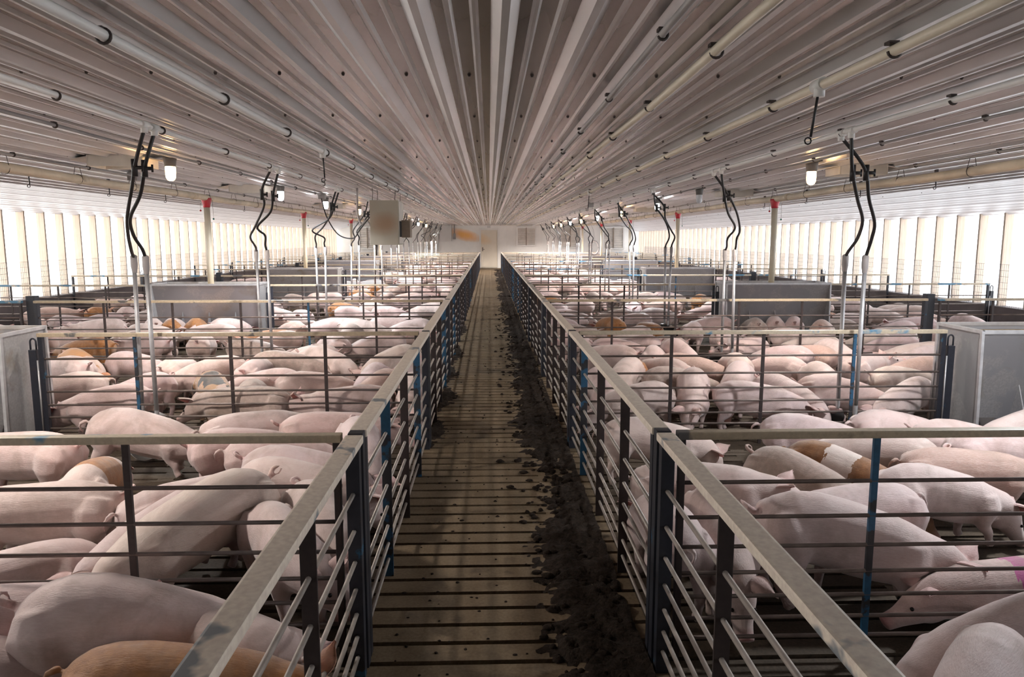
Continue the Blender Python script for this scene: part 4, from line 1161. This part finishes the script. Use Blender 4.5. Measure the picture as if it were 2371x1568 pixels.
PG = random.Random(77)
COAT = {'p': ('pink', None), 'o': ('orange', (.50, .25, .10)), 'o2': ('orange', (.45, .22, .09)), 'b': ('belted', (.74, .60, .55)), 'm': ('mixed', (.74, .56, .48)),
        's': ('spotted', (.60, .42, .34)), 'g': ('grey', (.60, .44, .39)), 't': ('pink', (.55, .35, .28)), 'f': ('pink', None), 'k': ('whitebelt', (.74, .64, .58)),
        'r': ('rump', (.74, .58, .53)), 'r2': ('rump', (.74, .58, .53))}
def pinkcol(rnd, white=False):
    if white: return (rnd.uniform(.70, .77), rnd.uniform(.55, .62), rnd.uniform(.52, .58))
    q = rnd.random()
    return (.65 + .11 * q + rnd.uniform(-.02, .02), .475 + .125 * q + rnd.uniform(-.02, .02), .445 + .125 * q + rnd.uniform(-.02, .02))
def dress(o, coat, rnd, white=False):
    k, c = COAT[coat]
    c = c or pinkcol(rnd, white)
    o.color = (*c, 1)
    s_ = o.material_slots[0]; s_.link = 'OBJECT'; s_.material = SK[k]
PLACED = []   # x, y, heading, half length of every pig, for spacing
def seg_close(x, y, h, hl, lim):
    ax, ay = math.cos(h) * hl, math.sin(h) * hl
    for (X, Y, Hh, l2) in PLACED:
        if abs(X - x) > 1.3 or abs(Y - y) > 1.3: continue
        bx, by = math.cos(Hh) * l2, math.sin(Hh) * l2
        for i in range(-2, 3):
            for j in range(-2, 3):
                if (x + ax * i / 2 - X - bx * j / 2) ** 2 + (y + ay * i / 2 - Y - by * j / 2) ** 2 < lim * lim: return True
    return False
def fit_in_pen(me, x, y, h, s, k, sd, through=False):
    """shift so that the body stays inside its pen"""
    n = len(me.vertices); co = np.empty(n * 3, np.float32); me.vertices.foreach_get('co', co); co = co.reshape(-1, 3)[:, :2] * s
    c_, s_ = math.cos(h), math.sin(h)
    X = co[:, 0] * c_ - co[:, 1] * s_; Y = co[:, 0] * s_ + co[:, 1] * c_
    lo, hi = FY[k] + .035, (FY[k + 1] if k < 13 else YE) - .035
    if y + Y.min() < lo: y += lo - (y + Y.min())
    if y + Y.max() > hi: y -= y + Y.max() - hi
    if not through:
        if sd < 0:
            m = x + X.max() - (XA - .035)
            if m > 0: x -= m
        else:
            m = (XB + .035) - (x + X.min())
            if m > 0: x += m
    return x, y

PIGGRP = 'pigs in the pens'
def manual():
    L = []
    for i, (k, x, y, hd, s, pose, yw, coat, label) in enumerate(PIGS):
        hp = {'d': 52, 'l': 28, 'L': 8, 'u': -8, 'y': 20}[pose] + PG.uniform(-6, 6)
        bend = PG.uniform(-16, 16); w = lambda: PG.uniform(-.05, .05)
        sd = -1 if x < 0 else 1
        if yw: bend = math.copysign(abs(bend), yw)
        me = pig_mesh('pig_body', hp, yw + PG.uniform(-8, 8), bend, .0115 if y < 6.5 else .015, (w(), w(), w(), w()), PG.uniform(.97, 1.10), pose == 'y', .85 if pose == 'u' else PG.uniform(.3, .75), PG.randint(0, 1) if 'tail' not in label else 1, {'d': .10 if 'bend' in label or 'large' in label or 'lowered' in label else PG.uniform(.03, .075)}.get(pose, .0))
        h = math.radians(hd); th = pose == 'L' and k == 0
        x, y = fit_in_pen(me, x, y, h, s, k, sd, th)
        L.append([x, y, h, s, me, k, sd, th, coat, label])
    # neighbours shoulder each other apart
    sp = [-.32, -.16, 0, .16, .30, .42]
    for it in range(26):
        for a in range(len(L)):
            A = L[a]
            for b in range(a):
                B = L[b]
                if A[5] != B[5] or A[6] != B[6] or A[5] == 0 or abs(A[0] - B[0]) > 1.1 or abs(A[1] - B[1]) > 1.1: continue
                best = None
                for u in sp:
                    for v in sp:
                        dx = A[0] + math.cos(A[2]) * u * A[3] - B[0] - math.cos(B[2]) * v * B[3]; dy = A[1] + math.sin(A[2]) * u * A[3] - B[1] - math.sin(B[2]) * v * B[3]
                        d = math.hypot(dx, dy) + (.07 if u > .35 or v > .35 else 0)
                        if best is None or d < best[0]: best = (d, dx, dy)
                if best[0] < .24:
                    q = (.24 - best[0]) * .3 / max(.02, math.hypot(best[1], best[2]))
                    A[0] += best[1] * q; A[1] += best[2] * q; B[0] -= best[1] * q; B[1] -= best[2] * q
        for A in L:
            if it % 4 == 3: A[0], A[1] = fit_in_pen(A[4], A[0], A[1], A[2], A[3], A[5], A[6], A[7])
    for i, (x, y, h, s, me, k, sd, th, coat, label) in enumerate(L):
        o = put('pig', me, None, (x, y, 0), (0, 0, h)); o.scale = (s, s, s)
        if 'magenta' in label: COAT['sp'] = ('spray', (.68, .47, .43)); coat = 'sp'
        dress(o, coat, PG, 'white' in label.split()[:2] or 'pale' in label.split()[:2])
        tag(o, label, 'pig', PIGGRP)
        PLACED.append((x, y, h, .36 * s))
manual()

# the herd farther back: pooled bodies in many poses
POOL = []
for i in range(22):
    POOL.append(pig_mesh('pig_body', PG.choice([52, 45, 58, 30, 20, 5, -8]), PG.uniform(-25, 25), PG.uniform(-24, 24), .019, tuple(PG.uniform(-.05, .05) for _ in range(4)), PG.uniform(.97, 1.1), i in (3, 9, 15), PG.uniform(.3, .8), i % 2, 0 if i in (3, 9, 15) else PG.uniform(0, .08)))
def facing(h):
    d = math.degrees(h) % 360
    return 'facing right' if d < 45 or d >= 315 else 'facing away' if d < 135 else 'facing left' if d < 225 else 'facing the camera'
herd = []
for k in range(2, 14):
    for sd in (-1, 1):
        want = 25 if k > 2 else 12
        if k == 13: want = 8
        n = 0; tries = 0
        while n < want and tries < 900:
            tries += 1
            xa = 3.3 if k == 2 else 1.0
            # more pigs near the aisle and along the visible side
            x = sd * PG.uniform(xa, 7.9); y = PG.uniform(FY[k] + .3, (FY[k + 1] if k < 13 else YE) - .3)
            fl, fh = FEED[sd]
            if (k % 2 == 0 and y < FY[k] + .55 or (k % 2 == 1 and k < 13 and y > FY[k + 1] - .55)) and fl - .3 < x < fh + .3: continue
            if abs(x - (-2.7 if sd < 0 else 2.88)) < .32 and (y < FY[k] + .3 or (k < 13 and y > FY[k + 1] - .3)): continue
            h = PG.uniform(0, 2 * PI) if PG.random() < .6 else PG.choice([0, PI]) + PG.uniform(-.5, .5)
            if seg_close(x, y, h, .31, .275): continue
            me = PG.choice(POOL); s = PG.uniform(.76, .87)
            x2, y2 = fit_in_pen(me, x, y, h, s, k, sd)
            if abs(x2 - x) + abs(y2 - y) > .25: continue
            PLACED.append((x2, y2, h, .34)); herd.append((k, sd, x2, y2, h, s, me)); n += 1
budget = 300 - len(PIGS)
rest = []
ind = []
for r_ in herd:
    (ind if len(ind) < budget else rest).append(r_)
bypen = {}
for r_ in ind: bypen.setdefault((r_[0], r_[1]), []).append(r_)
for (k, sd), lst in bypen.items():
    lst.sort(key=lambda r: abs(r[2]))
    for i, (k_, sd_, x, y, h, s, me) in enumerate(lst):
        o = put('pig', me, None, (x, y, 0), (0, 0, h)); o.scale = (s, s, s)
        q = PG.random(); coat = 'p'; cn = 'pink'
        wh = False
        if q < .05: coat = 'o'; cn = 'orange'
        elif q < .08: coat = 'r'; cn = 'orange-rumped'
        elif q < .16: coat = 't'; cn = 'tan'
        elif q < .26: coat = 'g'; cn = 'dusty'
        elif q < .54: wh = True; cn = 'pale'
        dress(o, coat, PG, wh)
        tag(o, '%s pig %s, %s of the herd from the aisle, %s %s pen' % (cn, facing(h), ordn(i + 1), ordn(k + 1), SIDE[sd]), 'pig', PIGGRP)
# the farthest pens: too far to tell one back from the next
if rest:
    V = []; F = []; A = {'pink': [], 'u': [], 'upper': [], 'foot': []}; Mi = []
    low = []
    for i in range(6):
        low.append(pig_mesh('tmp', PG.choice([52, 40, 25]), PG.uniform(-20, 20), PG.uniform(-20, 20), .034, (0, 0, 0, 0), 1.03, False, .5, 0))
    for (k, sd, x, y, h, s, me) in rest:
        me = PG.choice(low); nb = len(V); c_, s_ = math.cos(h) * s, math.sin(h) * s
        V += [(x + v.co.x * c_ - v.co.y * s_, y + v.co.x * s_ + v.co.y * c_, v.co.z * s) for v in me.vertices]
        F += [[i + nb for i in p.vertices] for p in me.polygons]; Mi += [p.material_index for p in me.polygons]
        for a in A: A[a] += [d.value for d in me.attributes[a].data]
    me = bpy.data.meshes.new('far_herd'); me.from_pydata(V, [], F)
    for k in (SK['pink'], M['eye'], M['nostril'], M['innerear']): me.materials.append(k)
    me.polygons.foreach_set('material_index', Mi); me.polygons.foreach_set('use_smooth', [True] * len(F))
    for a in A: me.attributes.new(a, 'FLOAT', 'POINT').data.foreach_set('value', A[a])
    o = put('distant_herd', me); o.color = (.68, .49, .455, 1); o['kind'] = 'stuff'
    tag(o, 'dense distant herd of pink pigs filling the farthest pens', 'pigs')
    for m_ in low: bpy.data.meshes.remove(m_)
SKY, EXPO = 2.9, 0.85
# ------------------------------------------------------------------ daylight
w = bpy.data.worlds.new('overcast_sky'); sc.world = w; w.use_nodes = True
nt = w.node_tree; bg = nt.nodes['Background']
tc = nt.nodes.new('ShaderNodeTexCoord'); sp = nt.nodes.new('ShaderNodeSeparateXYZ')
nt.links.new(tc.outputs['Generated'], sp.inputs[0])
mr = nt.nodes.new('ShaderNodeMapRange'); mr.inputs[1].default_value = -.7; mr.inputs[2].default_value = .7
nt.links.new(sp.outputs[0], mr.inputs[0])
nt.links.new(ramp(nt, mr.outputs[0], [(0, (1., .965, .92)), (1, (.93, .96, 1.))]), bg.inputs[0])
bg.inputs[1].default_value = SKY
for sd in (-1, 1):
    l = bpy.data.lights.new('window_portal', 'AREA'); l.shape = 'RECTANGLE'; l.size = YE - YB; l.size_y = 1.7
    l.cycles.is_portal = True
    o = bpy.data.objects.new('window_portal', l); COL.objects.link(o)
    o.location = ((WL - .22) if sd < 0 else (WR + .22), (YB + YE) / 2, 1.35)
    o.rotation_euler = (PI / 2, 0, -PI / 2) if sd < 0 else (PI / 2, 0, PI / 2)

# ------------------------------------------------------------------ camera
cd = bpy.data.cameras.new('camera'); cam = bpy.data.objects.new('camera', cd); COL.objects.link(cam)
cd.sensor_width = 36; cd.lens = 1698.4 / 2371 * 36; cd.clip_start = .05
cam.location = (0, 0, 1.6547); cam.rotation_euler = (PI / 2 - .1354, 0, -.0312)
sc.camera = cam
sc.view_settings.view_transform = 'Standard'; sc.view_settings.look = 'None'
sc.view_settings.exposure = EXPO; sc.view_settings.gamma = 1
sc.cycles.max_bounces = 4; sc.cycles.diffuse_bounces = 2; sc.cycles.glossy_bounces = 2; sc.cycles.transmission_bounces = 4; sc.cycles.transparent_max_bounces = 8
sc.cycles.sample_clamp_indirect = 8
sc.cycles.use_denoising = True
sc.cycles.use_adaptive_sampling = True; sc.cycles.adaptive_threshold = .2; sc.cycles.adaptive_min_samples = 16
